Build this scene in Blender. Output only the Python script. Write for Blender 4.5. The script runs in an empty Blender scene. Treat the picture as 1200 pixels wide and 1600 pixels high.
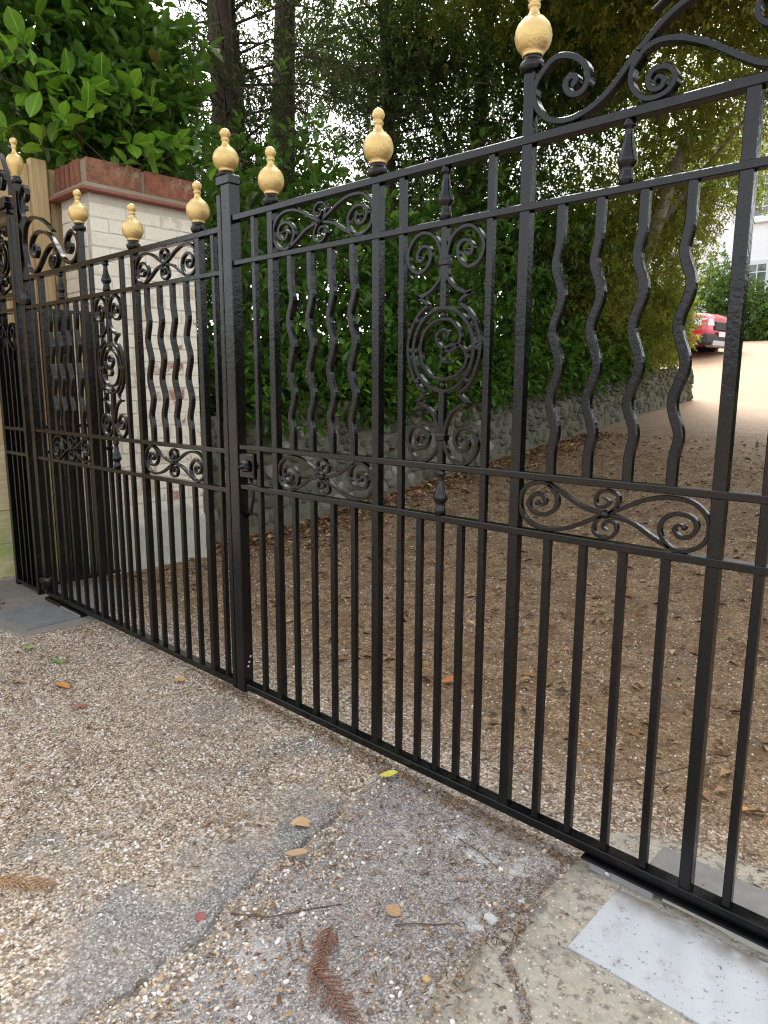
import bpy, bmesh, math, random
import numpy as np
from mathutils import Vector, Matrix, noise as mnoise
random.seed(7)
RNG = np.random.default_rng(11)
SC = bpy.context.scene
COL = SC.collection
R = math.radians

# ------------------------------------------------------------------ camera, sky, sun, exposure
cam = bpy.data.cameras.new("camera")
cam_o = bpy.data.objects.new("camera", cam)
COL.objects.link(cam_o)
CP = np.array([2.654, -1.85, 1.439])
yaw, pitch, roll = R(42.874), R(10.018), R(0.269)
fw = Vector((-math.sin(yaw), math.cos(yaw), 0)); rt = Vector((math.cos(yaw), math.sin(yaw), 0)); up = Vector((0, 0, 1))
F = fw * math.cos(pitch) - up * math.sin(pitch)
U = fw * math.sin(pitch) + up * math.cos(pitch)
R2 = rt * math.cos(roll) + U * math.sin(roll)
U2 = -rt * math.sin(roll) + U * math.cos(roll)
m = Matrix((R2, U2, -F)).transposed().to_4x4()
m.translation = Vector(CP)
cam_o.matrix_world = m
cam.sensor_fit = 'VERTICAL'
cam.sensor_height = 36.0
cam.lens = 36.0 * 1109.9 / 1600.0
cam.clip_start = 0.05
cam.clip_end = 2000
SC.camera = cam_o

world = bpy.data.worlds.new("World")
SC.world = world
world.use_nodes = True
wn = world.node_tree.nodes; wl = world.node_tree.links
wn.clear()
sky = wn.new("ShaderNodeTexSky"); sky.sky_type = 'NISHITA'; sky.sun_disc = False
SUN_EL, SUN_AZ = R(46), R(322)
sky.sun_elevation = SUN_EL; sky.sun_rotation = SUN_AZ
sky.air_density = 1.0; sky.dust_density = 3.5; sky.ozone_density = 1.0
hsv = wn.new("ShaderNodeHueSaturation"); hsv.inputs['Saturation'].default_value = 0.20
bg = wn.new("ShaderNodeBackground"); bg.inputs['Strength'].default_value = 0.15
wo = wn.new("ShaderNodeOutputWorld")
wl.new(sky.outputs[0], hsv.inputs['Color']); wl.new(hsv.outputs[0], bg.inputs['Color']); wl.new(bg.outputs[0], wo.inputs[0])

sun = bpy.data.lights.new("sun", 'SUN'); sun.energy = 1.0; sun.angle = R(35); sun.color = (1.0, 0.97, 0.92)
sun_o = bpy.data.objects.new("sun", sun); COL.objects.link(sun_o)
sdir = Vector((math.sin(SUN_AZ) * math.cos(SUN_EL), math.cos(SUN_AZ) * math.cos(SUN_EL), math.sin(SUN_EL)))
sun_o.rotation_euler = (-sdir).to_track_quat('-Z', 'Y').to_euler()
sun_o.location = (0, -5, 12)

SC.view_settings.view_transform = 'Standard'
SC.view_settings.look = 'None'
SC.view_settings.exposure = 2.08
SC.view_settings.gamma = 1.0
SC.view_settings.use_curve_mapping = False
SC.render.engine = 'CYCLES'
SC.cycles.max_bounces = 6
SC.cycles.diffuse_bounces = 3
SC.cycles.transparent_max_bounces = 6
SC.cycles.filter_width = 1.15
SC.cycles.use_denoising = True
SC.cycles.denoising_prefilter = 'NONE'
SC.cycles.denoising_input_passes = 'RGB_ALBEDO_NORMAL'

# ------------------------------------------------------------------ helpers
def tag(o, label=None, cat=None, group=None, kind=None):
    if label: o['label'] = label
    if cat: o['category'] = cat
    if group: o['group'] = group
    if kind: o['kind'] = kind
    return o

def empty(name, loc=(0, 0, 0), label=None, cat=None, group=None, rz=0):
    o = bpy.data.objects.new(name, None); COL.objects.link(o)
    o.location = loc; o.rotation_euler = (0, 0, rz); o.empty_display_size = 0.1
    return tag(o, label, cat, group)

def link(name, me, parent=None, loc=None, rot=None, scale=None):
    o = bpy.data.objects.new(name, me); COL.objects.link(o)
    if parent: o.parent = parent
    if loc is not None: o.location = loc
    if rot is not None: o.rotation_euler = rot
    if scale is not None: o.scale = scale
    return o

class MB:
    """collects polygons into one mesh"""
    def __init__(s): s.v = []; s.f = []; s.sm = []
    def add(s, verts, faces, smooth=False):
        b = len(s.v); s.v.extend([tuple(x) for x in verts])
        for f in faces: s.f.append([i + b for i in f]); s.sm.append(smooth)
        return s
    def box(s, x0, x1, y0, y1, z0, z1, c=0.0):
        if c <= 0:
            v = [(x, y, z) for z in (z0, z1) for y in (y0, y1) for x in (x0, x1)]
            return s.add(v, [(0, 2, 3, 1), (4, 5, 7, 6), (0, 1, 5, 4), (2, 6, 7, 3), (0, 4, 6, 2), (1, 3, 7, 5)])
        bm = bmesh.new(); bmesh.ops.create_cube(bm, size=1)
        for vv in bm.verts:
            vv.co = Vector(((x0 + x1) / 2 + vv.co.x * (x1 - x0), (y0 + y1) / 2 + vv.co.y * (y1 - y0), (z0 + z1) / 2 + vv.co.z * (z1 - z0)))
        bmesh.ops.bevel(bm, geom=bm.edges[:], offset=c, segments=1, affect='EDGES')
        bm.verts.index_update()
        s.add([v.co[:] for v in bm.verts], [[v.index for v in f.verts] for f in bm.faces]); bm.free()
        return s
    def prof(s, path, hw, y0, y1, c=0.0012, taper=None, closed=False, smooth=False):
        """rectangular chamfered bar swept along an x-z path; hw = half width in the plane, y0..y1 = depth"""
        P = np.asarray(path, float); n = len(P)
        if closed:
            T = np.roll(P, -1, 0) - np.roll(P, 1, 0)
        else:
            T = np.gradient(P, axis=0)
        T /= np.linalg.norm(T, axis=1)[:, None] + 1e-12
        N = np.stack([T[:, 1], -T[:, 0]], 1)
        if taper is None: taper = np.ones(n)
        vs = []
        for i in range(n):
            h = hw * taper[i]; cc = min(c, h * .6)
            for (a, y) in ((-h, y0 + cc), (-h + cc, y0), (h - cc, y0), (h, y0 + cc), (h, y1 - cc), (h - cc, y1), (-h + cc, y1), (-h, y1 - cc)):
                vs.append((P[i, 0] + N[i, 0] * a, y, P[i, 1] + N[i, 1] * a))
        fs = []
        rng = n if closed else n - 1
        for i in range(rng):
            j = (i + 1) % n
            for k in range(8):
                k2 = (k + 1) % 8
                fs.append((i * 8 + k, i * 8 + k2, j * 8 + k2, j * 8 + k))
        if not closed:
            fs.append(tuple(range(7, -1, -1))); fs.append(tuple((n - 1) * 8 + k for k in range(8)))
        return s.add(vs, fs, smooth)
    def lathe(s, prof, loc=(0, 0, 0), seg=20, smooth=True):
        vs = []; fs = []
        n = len(prof)
        for (r, z) in prof:
            for k in range(seg):
                a = 2 * math.pi * k / seg
                vs.append((loc[0] + r * math.cos(a), loc[1] + r * math.sin(a), loc[2] + z))
        for i in range(n - 1):
            for k in range(seg):
                k2 = (k + 1) % seg
                fs.append((i * seg + k, i * seg + k2, (i + 1) * seg + k2, (i + 1) * seg + k))
        fs.append(tuple(range(seg - 1, -1, -1))); fs.append(tuple((n - 1) * seg + k for k in range(seg)))
        return s.add(vs, fs, smooth)
    def tube(s, pts, rad, seg=8, smooth=True):
        P = [Vector(p) for p in pts]; n = len(P)
        if not hasattr(rad, '__len__'): rad = [rad] * n
        vs = []; fs = []
        t0 = (P[1] - P[0]).normalized()
        a = t0.orthogonal().normalized()
        for i in range(n):
            t = (P[min(i + 1, n - 1)] - P[max(i - 1, 0)]).normalized()
            a = (a - t * a.dot(t)).normalized(); b = t.cross(a)
            for k in range(seg):
                an = 2 * math.pi * k / seg
                vs.append(P[i] + (a * math.cos(an) + b * math.sin(an)) * rad[i])
        for i in range(n - 1):
            for k in range(seg):
                k2 = (k + 1) % seg
                fs.append((i * seg + k, i * seg + k2, (i + 1) * seg + k2, (i + 1) * seg + k))
        fs.append(tuple(range(seg - 1, -1, -1))); fs.append(tuple((n - 1) * seg + k for k in range(seg)))
        return s.add(vs, fs, smooth)
    def mesh(s, name, mat):
        me = bpy.data.meshes.new(name); me.from_pydata(s.v, [], s.f)
        if any(s.sm): me.polygons.foreach_set('use_smooth', s.sm)
        if mat: me.materials.append(mat)
        me.update(); return me
    def build(s, name, mat, parent=None, **k):
        return link(name, s.mesh(name, mat), parent, **k)

def crom(pts, sub=5, smooth=1, closed=False):
    P = np.asarray(pts, float); n = len(P); out = []
    for i in range(n - 1 if not closed else n):
        if closed: p0, p1, p2, p3 = P[(i - 1) % n], P[i], P[(i + 1) % n], P[(i + 2) % n]
        else:
            p1, p2 = P[i], P[i + 1]
            p0 = P[i - 1] if i > 0 else 2 * p1 - p2
            p3 = P[i + 2] if i + 2 < n else 2 * p2 - p1
        for k in range(sub):
            t = k / sub
            out.append(0.5 * ((2 * p1) + (-p0 + p2) * t + (2 * p0 - 5 * p1 + 4 * p2 - p3) * t * t + (-p0 + 3 * p1 - 3 * p2 + p3) * t ** 3))
    if not closed: out.append(P[-1])
    Q = np.array(out)
    for _ in range(smooth):
        if closed: Q = .25 * np.roll(Q, 1, 0) + .5 * Q + .25 * np.roll(Q, -1, 0)
        else: Q[1:-1] = .25 * Q[:-2] + .5 * Q[1:-1] + .25 * Q[2:]
    return Q

def np_mesh(name, verts, faces, mat, smooth=False, attr=None):
    """verts (n,3), faces (m,k) of one size"""
    me = bpy.data.meshes.new(name)
    nv, (nf, k) = len(verts), faces.shape
    me.vertices.add(nv); me.vertices.foreach_set('co', np.ascontiguousarray(verts, dtype=np.float32).ravel())
    me.loops.add(nf * k); me.loops.foreach_set('vertex_index', np.ascontiguousarray(faces, dtype=np.int32).ravel())
    me.polygons.add(nf)
    me.polygons.foreach_set('loop_start', np.arange(0, nf * k, k, dtype=np.int32))
    me.polygons.foreach_set('loop_total', np.full(nf, k, dtype=np.int32))
    if smooth: me.polygons.foreach_set('use_smooth', np.ones(nf, dtype=bool))
    me.update(calc_edges=True)
    if attr is not None:
        for an, av in attr.items():
            a = me.attributes.new(an, 'FLOAT', 'POINT'); a.data.foreach_set('value', np.ascontiguousarray(av, dtype=np.float32))
    me.materials.append(mat)
    return me

# ------------------------------------------------------------------ materials
class NT:
    def __init__(s, name):
        s.m = bpy.data.materials.new(name); s.m.use_nodes = True
        s.n = s.m.node_tree.nodes; s.l = s.m.node_tree.links
        s.b = s.n['Principled BSDF']; s.out = s.n['Material Output']
    def node(s, t, **k):
        nd = s.n.new('ShaderNode' + t)
        for a, v in k.items(): setattr(nd, a, v)
        return nd
    def L(s, a, b): s.l.new(a, b)
    def coord(s, w='Object'): return s.node('TexCoord').outputs[w]
    def noise(s, vec, scale, detail=4, rough=.55, dist=0):
        t = s.node('TexNoise'); t.inputs['Scale'].default_value = scale; t.inputs['Detail'].default_value = detail
        t.inputs['Roughness'].default_value = rough; t.inputs['Distortion'].default_value = dist
        s.L(vec, t.inputs['Vector']); return t
    def voro(s, vec, scale, feature='F1', rand=1.0):
        t = s.node('TexVoronoi', feature=feature); t.inputs['Scale'].default_value = scale
        t.inputs['Randomness'].default_value = rand
        s.L(vec, t.inputs['Vector']); return t
    def ramp(s, fac, stops, interp='LINEAR'):
        r = s.node('ValToRGB'); r.color_ramp.interpolation = interp
        e = r.color_ramp.elements
        while len(e) < len(stops): e.new(.5)
        for i, (p, c) in enumerate(stops):
            e[i].position = p; e[i].color = (*c, 1) if len(c) == 3 else c
        s.L(fac, r.inputs['Fac']); return r.outputs['Color']
    def mix(s, fac, a, b, blend='MIX'):
        x = s.node('Mix', data_type='RGBA', blend_type=blend)
        for sock, v in ((x.inputs[0], fac), (x.inputs[6], a), (x.inputs[7], b)):
            if hasattr(v, 'type') and hasattr(v, 'links'): s.L(v, sock)
            else: sock.default_value = v if not isinstance(v, tuple) else ((*v, 1) if len(v) == 3 else v)
        return x.outputs[2]
    def math(s, op, a, b=0.0, clamp=False):
        x = s.node('Math', operation=op, use_clamp=clamp)
        for sock, v in ((x.inputs[0], a), (x.inputs[1], b)):
            if hasattr(v, 'links'): s.L(v, sock)
            else: sock.default_value = v
        return x.outputs[0]
    def maprange(s, v, a, b, c=0.0, d=1.0, smooth=True):
        x = s.node('MapRange', interpolation_type='SMOOTHSTEP' if smooth else 'LINEAR'); s.L(v, x.inputs[0])
        for i, q in enumerate((a, b, c, d)): x.inputs[i + 1].default_value = q
        return x.outputs[0]
    def bump(s, h, strength=.3, dist=.01, normal=None):
        x = s.node('Bump'); x.inputs['Strength'].default_value = strength; x.inputs['Distance'].default_value = dist
        s.L(h, x.inputs['Height'])
        if normal is not None: s.L(normal, x.inputs['Normal'])
        return x.outputs['Normal']
    def set(s, **k):
        for a, v in k.items():
            sock = s.b.inputs[a.replace('_', ' ')]
            if hasattr(v, 'links'): s.L(v, sock)
            else: sock.default_value = (*v, 1) if isinstance(v, tuple) and len(v) == 3 else v
        return s.m

def m_iron(name='black_gloss_paint', bs=.0021):
    t = NT(name); c = t.coord('Object')
    n1 = t.noise(c, 115, 2, .5); n2 = t.noise(c, 24, 2, .5)
    h = t.math('ADD', t.math('MULTIPLY', n1.outputs[0], .8), t.math('MULTIPLY', n2.outputs[0], 1.2))
    dirt = t.noise(c, 9, 5, .65)
    col = t.mix(t.maprange(dirt.outputs[0], .5, .72, 0, .55), (.003, .003, .0035), (.010, .009, .008))
    chip = t.maprange(t.noise(c, 330, 2, .5).outputs[0], .755, .78)
    col = t.mix(t.math('MULTIPLY', chip, .35), col, (.3, .3, .3))
    return t.set(Base_Color=col, Roughness=t.maprange(dirt.outputs[0], .3, .75, .09, .22), IOR=1.5,
                 Specular_IOR_Level=.36, Normal=t.bump(h, .45, bs))
def m_gold():
    t = NT('gold_paint'); c = t.coord('Object')
    n1 = t.noise(c, 130, 4, .6); n2 = t.noise(c, 30, 2)
    h = t.math('ADD', n1.outputs[0], n2.outputs[0])
    col = t.mix(n2.outputs[0], (.52, .365, .135), (.70, .515, .225))
    return t.set(Base_Color=col, Metallic=.7, Roughness=.38, Normal=t.bump(h, .55, .0042))
def m_simple(name, col, rough=.6, metal=0.0, nscale=20, var=.25, bump=.2, bdist=.004):
    t = NT(name); c = t.coord('Object'); n = t.noise(c, nscale, 5, .6)
    dark = tuple(x * (1 - var) for x in col); lite = tuple(min(1, x * (1 + var)) for x in col)
    return t.set(Base_Color=t.mix(n.outputs[0], dark, lite), Roughness=rough, Metallic=metal, Normal=t.bump(n.outputs[0], bump, bdist))

def zone_nodes(t, pos):
    """world masks of the ground: shared by the sheet's colour and relief"""
    sep = t.node('SeparateXYZ'); t.L(pos, sep.inputs[0])
    wob = t.noise(pos, 2.3, 5, .62); wob2 = t.noise(pos, 9, 4, .6)
    dx = t.math('ADD', t.math('MULTIPLY', t.math('SUBTRACT', wob.outputs[0], .5), .55), t.math('MULTIPLY', t.math('SUBTRACT', wob2.outputs[0], .5), .14))
    t.wob2 = wob2
    return t.math('ADD', sep.outputs[0], dx), t.math('ADD', sep.outputs[1], dx), sep

def m_ground():
    t = NT('shingle_and_asphalt')
    pos = t.node('NewGeometry').outputs['Position']
    X, Y, sep = zone_nodes(t, pos)
    # pea shingle
    v = t.voro(pos, 115); v2 = t.voro(pos, 62)
    hue = t.node('SeparateColor'); t.L(v.outputs['Color'], hue.inputs[0])
    hue2 = t.node('SeparateColor'); t.L(v2.outputs['Color'], hue2.inputs[0])
    stones = t.ramp(hue.outputs[0], [(0, (.11, .083, .062)), (.2, (.27, .20, .135)), (.42, (.43, .325, .22)), (.62, (.53, .42, .295)), (.8, (.63, .54, .42)), (.93, (.74, .69, .62)), (1, (.80, .78, .74))])
    stones2 = t.ramp(hue2.outputs[1], [(0, (.18, .14, .11)), (.4, (.38, .29, .21)), (.75, (.54, .44, .34)), (1, (.76, .71, .64))])
    pick = t.maprange(t.noise(pos, 14, 3).outputs[0], .45, .6)
    stones = t.mix(pick, stones, stones2)
    gap = t.maprange(v.outputs['Distance'], .35, .75)
    stones = t.mix(t.math('MULTIPLY', gap, .65), stones, (.07, .052, .04))
    big = t.noise(pos, 1.1, 4, .6)
    stones = t.mix(t.maprange(big.outputs[0], .45, .7, 0, .35), stones, (.20, .16, .13))
    # asphalt
    va = t.voro(pos, 190); ha = t.node('SeparateColor'); t.L(va.outputs['Color'], ha.inputs[0])
    asp = t.ramp(ha.outputs[0], [(0, (.08, .077, .073)), (.5, (.18, .17, .16)), (.85, (.29, .275, .26)), (1, (.52, .49, .46))])
    asp2 = t.ramp(ha.outputs[1], [(0, (.10, .09, .09)), (.45, (.225, .20, .182)), (.85, (.315, .285, .257)), (1, (.46, .44, .42))])
    # dusty pale patches beside the concrete
    dust = t.math('MULTIPLY', t.maprange(t.noise(pos, 4.2, 6, .65).outputs[0], .52, .68), t.maprange(X, 1.15, 1.6))
    asp2 = t.mix(t.math('MULTIPLY', dust, .75), asp2, (.62, .61, .59))
    # zones in front of the gate by X
    ey = t.math('SUBTRACT', .953, t.math('MULTIPLY', sep.outputs[1], .215))
    ey = t.math('ADD', ey, t.math('MULTIPLY', t.math('SINE', t.math('MULTIPLY', sep.outputs[1], 11.0)), .02))
    ey = t.math('ADD', ey, t.math('MULTIPLY', t.math('SINE', t.math('MULTIPLY', sep.outputs[1], 31.0)), .01))
    de = t.math('SUBTRACT', sep.outputs[0], ey)
    a1 = t.math('MULTIPLY', t.maprange(t.math('SUBTRACT', X, sep.outputs[0]), -9, 9), 1.0)
    a1 = t.math('MULTIPLY', t.maprange(t.math('ADD', de, t.math('MULTIPLY', t.math('SUBTRACT', X, sep.outputs[0]), 2.4)), -.36, .02, 0, .85), t.maprange(de, .010, -.004))
    a1 = t.math('MULTIPLY', a1, t.maprange(Y, -.12, -.36))
    a2 = t.math('MULTIPLY', t.maprange(de, .0, .05), t.maprange(Y, .12, -.08))
    patch = t.math('MULTIPLY', t.maprange(t.noise(pos, 2.4, 5, .62).outputs[0], .53, .66), .85)
    patch = t.math('MULTIPLY', patch, t.maprange(sep.outputs[1], 6.0, 3.0))
    col = t.mix(a1, stones, asp)
    col = t.mix(patch, col, asp)
    col = t.mix(a2, col, asp2)
    crk = t.math('MULTIPLY', t.maprange(de, -.020, -.006), t.maprange(de, .012, .002))
    crk = t.math('MULTIPLY', t.math('MULTIPLY', crk, t.maprange(Y, -.10, -.34)), t.maprange(t.wob2.outputs[0], .44, .60))
    col = t.mix(t.math('MULTIPLY', crk, .6), col, (.035, .032, .03))
    # behind the gate: brown leaf mould and needles, canopy shade also put into colour
    deb = t.noise(pos, 6, 6, .7); deb2 = t.noise(pos, 42, 4, .7)
    back = t.math('MULTIPLY', t.maprange(sep.outputs[1], .1, .8), t.maprange(sep.outputs[1], 13, 8))
    brown = t.ramp(deb2.outputs[0], [(.25, (.045, .027, .012)), (.5, (.135, .086, .042)), (.75, (.26, .17, .085))])
    col = t.mix(t.math('MULTIPLY', back, t.maprange(deb.outputs[0], .30, .68, .12, .88)), col, brown)
    col = t.mix(t.math('MULTIPLY', back, .9), col, (.86, .71, .51), 'MULTIPLY')
    # brown crumbs in front
    crumbs = t.math('MULTIPLY', t.maprange(deb.outputs[0], .52, .7), t.maprange(deb2.outputs[0], .5, .62))
    col = t.mix(t.math('MULTIPLY', crumbs, .6), col, (.19, .10, .05))
    # far: orange tan gravel, its sunlit tone put into the colour
    far = t.maprange(sep.outputs[1], 9, 13)
    col = t.mix(t.math('MULTIPLY', far, .85), col, (.40, .245, .145))
    rel = t.math('SUBTRACT', 1.0, v.outputs['Distance'])
    rela = t.math('MULTIPLY', t.math('SUBTRACT', 1.0, va.outputs['Distance']), .5)
    mixh = t.node('Mix', data_type='FLOAT'); t.L(t.math('MAXIMUM', a1, a2), mixh.inputs[0]); t.L(rel, mixh.inputs[2]); t.L(rela, mixh.inputs[3])
    n1 = t.bump(t.noise(pos, 11, 6, .65).outputs[0], .5, .03)
    return t.set(Base_Color=col, Roughness=.85, Normal=t.bump(mixh.outputs[0], .75, .007, n1))

def m_pebble():
    t = NT('pebble'); a = t.node('Attribute', attribute_name='rnd')
    col = t.ramp(a.outputs['Fac'], [(0, (.10, .075, .06)), (.14, (.24, .165, .105)), (.34, (.44, .32, .21)), (.55, (.55, .43, .31)), (.74, (.62, .54, .44)), (.88, (.74, .69, .61)), (1, (.82, .80, .77))])
    n = t.noise(t.coord('Object'), 150, 3)
    return t.set(Base_Color=t.mix(t.math('MULTIPLY', n.outputs[0], .35), col, (.12, .08, .05)), Roughness=.7)

def m_leaf(name, c0, c1, rough=.3, trans=.35, vein=False):
    t = NT(name)
    if vein:
        oi = t.node('ObjectInfo'); f = oi.outputs['Random']
    else:
        f = t.node('Attribute', attribute_name='rnd').outputs['Fac']
    col = t.ramp(f, [(0, c0), (.82, c1), (.97, tuple(min(1, x * 1.35) for x in c1)), (1, (.16, .11, .03))])
    if vein:
        sp = t.node('SeparateXYZ'); t.L(t.coord('Object'), sp.inputs[0])
        ab = t.math('ABSOLUTE', sp.outputs[1])
        col = t.mix(t.maprange(ab, .03, .008, 0, .6), col, tuple(min(1, x * 2.0) for x in c1))
        nn = t.noise(t.coord('Object'), 9, 3); t.set(Normal=t.bump(nn.outputs[0], .15, .05))
    t.set(Base_Color=col, Roughness=rough, IOR=1.45)
    tr = t.node('BsdfTranslucent'); 
    t.L(t.mix(.5, col, (.20, .34, .03), 'MIX'), tr.inputs['Color'])
    mx = t.node('MixShader'); mx.inputs[0].default_value = trans
    t.L(t.b.outputs[0], mx.inputs[1]); t.L(tr.outputs[0], mx.inputs[2]); t.L(mx.outputs[0], t.out.inputs[0])
    return t.m

def m_bark(name, c0, c1):
    t = NT(name); c = t.coord('Object')
    mp = t.node('Mapping'); mp.inputs['Scale'].default_value = (1, 1, .16); t.L(c, mp.inputs['Vector'])
    n = t.noise(mp.outputs[0], 26, 6, .65)
    return t.set(Base_Color=t.ramp(n.outputs[0], [(.3, c0), (.7, c1)]), Roughness=.9, Normal=t.bump(n.outputs[0], .9, .03))

def m_brick_paint():
    t = NT('cream_painted_brick'); c = t.node('NewGeometry').outputs['Position']
    n = t.noise(c, 5.5, 6, .68); n2 = t.noise(c, 40, 5, .7); oi = t.node('ObjectInfo')
    z = t.node('SeparateXYZ'); t.L(c, z.inputs[0])
    cream = t.mix(n2.outputs[0], (.70, .635, .50), (.87, .815, .68))
    red = t.mix(n2.outputs[0], (.26, .10, .06), (.42, .20, .13))
    wearband = t.math('MULTIPLY', t.maprange(z.outputs[1], .75, 1.35, .25, 1), t.maprange(z.outputs[2], 2.3, 1.7, .35, 1))
    w = t.math('ADD', t.math('MULTIPLY', oi.outputs['Random'], .16), t.math('MULTIPLY', n.outputs[0], 1.0))
    w = t.math('MULTIPLY', t.maprange(w, .60, .70), wearband)
    specks = t.maprange(t.noise(c, 75, 4, .7).outputs[0], .67, .72)
    w = t.math('MAXIMUM', w, t.math('MULTIPLY', specks, .55))
    col = t.mix(w, cream, red)
    grime = t.maprange(z.outputs[2], .75, .05, 0, .6)
    col = t.mix(t.math('MULTIPLY', grime, t.noise(c, 7, 5).outputs[0]), col, (.20, .18, .13))
    return t.set(Base_Color=col, Roughness=.75, Normal=t.bump(t.math('ADD', n2.outputs[0], t.math('MULTIPLY', n.outputs[0], 2.0)), .5, .012))
def m_red_brick():
    t = NT('red_coping_brick'); c = t.coord('Object'); oi = t.node('ObjectInfo')
    n = t.noise(c, 24, 6, .7); n2 = t.noise(c, 110, 4, .7)
    base = t.ramp(oi.outputs['Random'], [(0, (.21, .07, .035)), (.5, (.30, .10, .05)), (1, (.25, .13, .07))])
    col = t.mix(t.maprange(n.outputs[0], .42, .62), base, (.15, .065, .04))
    col = t.mix(t.maprange(n2.outputs[0], .60, .7, 0, .5), col, (.45, .36, .28))
    col = t.mix(t.maprange(t.noise(c, 9, 5, .6).outputs[0], .56, .68, 0, .55), col, (.36, .31, .23))
    return t.set(Base_Color=col, Roughness=.85, Normal=t.bump(t.math('ADD', n.outputs[0], n2.outputs[0]), .6, .008))
def m_mortar(name, a, b, sc=60):
    t = NT(name); c = t.node('NewGeometry').outputs['Position']; n = t.noise(c, sc, 6, .7); n2 = t.noise(c, 6, 4)
    return t.set(Base_Color=t.mix(n.outputs[0], t.mix(n2.outputs[0], a, b), b), Roughness=.95, Normal=t.bump(n.outputs[0], .9, .012))
def m_stone():
    t = NT('rubble_stone'); c = t.coord('Object'); oi = t.node('ObjectInfo')
    n = t.noise(c, 6, 6, .7); n2 = t.noise(c, 30, 5, .7)
    base = t.ramp(oi.outputs['Random'], [(0, (.075, .072, .05)), (.35, (.14, .133, .098)), (.75, (.21, .198, .148)), (1, (.46, .44, .38))])
    col = t.mix(t.maprange(n.outputs[0], .45, .7), base, (.15, .145, .10))
    col = t.mix(t.maprange(n2.outputs[0], .55, .7, 0, .6), col, (.42, .41, .36))
    gn = t.node('NewGeometry'); moss = t.noise(gn.outputs['Position'], 3, 4)
    col = t.mix(t.maprange(moss.outputs[0], .52, .66, 0, .5), col, (.10, .125, .03))
    return t.set(Base_Color=col, Roughness=.9, Normal=t.bump(t.math('ADD', n.outputs[0], n2.outputs[0]), .7, .05))
def m_wood(name, c0, c1, axis=2, green=0):
    t = NT(name); c = t.coord('Object'); oi = t.node('ObjectInfo')
    mp = t.node('Mapping'); s = [14, 14, 14]; s[axis] = .9; mp.inputs['Scale'].default_value = s
    t.L(c, mp.inputs['Vector']); 
    n = t.noise(mp.outputs[0], 3.2, 5, .6, .6)
    col = t.ramp(n.outputs[0], [(.3, c0), (.7, c1)])
    if green:
        p = t.node('NewGeometry').outputs['Position']; z = t.node('SeparateXYZ'); t.L(p, z.inputs[0])
        g = t.math('MULTIPLY', t.maprange(z.outputs[2], .62, .22), t.maprange(t.noise(p, 7, 5, .65).outputs[0], .34, .6))
        col = t.mix(t.math('MULTIPLY', g, green), col, (.26, .36, .09))
    return t.set(Base_Color=col, Roughness=.75, Normal=t.bump(n.outputs[0], .25, .005))
def m_concrete():
    t = NT('weathered_concrete'); c = t.node('NewGeometry').outputs['Position']
    n = t.noise(c, 9, 7, .72); n2 = t.noise(c, 60, 5, .75); v = t.voro(c, 130)
    col = t.mix(n2.outputs[0], (.26, .23, .185), (.56, .51, .42))
    col = t.mix(t.maprange(n.outputs[0], .5, .66, 0, .75), col, (.13, .105, .09))
    col = t.mix(t.maprange(t.noise(c, 33, 4, .7).outputs[0], .52, .62, 0, .7), col, (.11, .095, .08))
    zz = t.node('SeparateXYZ'); t.L(c, zz.inputs[0])
    jn = t.math('MULTIPLY', t.maprange(zz.outputs[0], 1.90, 1.74), t.maprange(t.noise(c, 12, 6, .7).outputs[0], .36, .6))
    col = t.mix(t.math('MULTIPLY', jn, .6), col, (.14, .125, .10))
    hs = t.node('SeparateColor'); t.L(v.outputs['Color'], hs.inputs[0])
    agg = t.math('MULTIPLY', t.maprange(hs.outputs[0], .82, .85), t.maprange(v.outputs['Distance'], .55, .35))
    col = t.mix(agg, col, t.ramp(hs.outputs[1], [(0, (.45, .30, .16)), (1, (.66, .60, .52))]))
    return t.set(Base_Color=col, Roughness=.9, Normal=t.bump(t.math('ADD', n2.outputs[0], t.math('MULTIPLY', n.outputs[0], 1.5)), .8, .012))
def m_plate():
    t = NT('grey_painted_steel'); c = t.node('NewGeometry').outputs['Position']
    n = t.noise(c, 7, 6, .6); n2 = t.noise(c, 70, 4, .7)
    mp = t.node('Mapping'); mp.inputs['Scale'].default_value = (30, 5, 30); mp.inputs['Rotation'].default_value = (0, 0, .5); t.L(c, mp.inputs['Vector'])
    sc = t.noise(mp.outputs[0], 9, 3, .6)
    col = t.mix(n.outputs[0], (.35, .365, .38), (.455, .475, .495))
    col = t.mix(t.maprange(n2.outputs[0], .62, .66, 0, .85), col, (.08, .07, .06))
    col = t.mix(t.maprange(n.outputs[0], .50, .66, 0, .6), col, (.22, .19, .165))
    zz = t.node('SeparateXYZ'); t.L(c, zz.inputs[0])
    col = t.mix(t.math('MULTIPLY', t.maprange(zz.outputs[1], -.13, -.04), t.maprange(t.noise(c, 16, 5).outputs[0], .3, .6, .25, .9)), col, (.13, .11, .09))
    col = t.mix(t.maprange(sc.outputs[0], .68, .72, 0, .5), col, (.18, .17, .17))
    return t.set(Base_Color=col, Roughness=.5, Metallic=.15, Normal=t.bump(n2.outputs[0], .12, .002))

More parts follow.
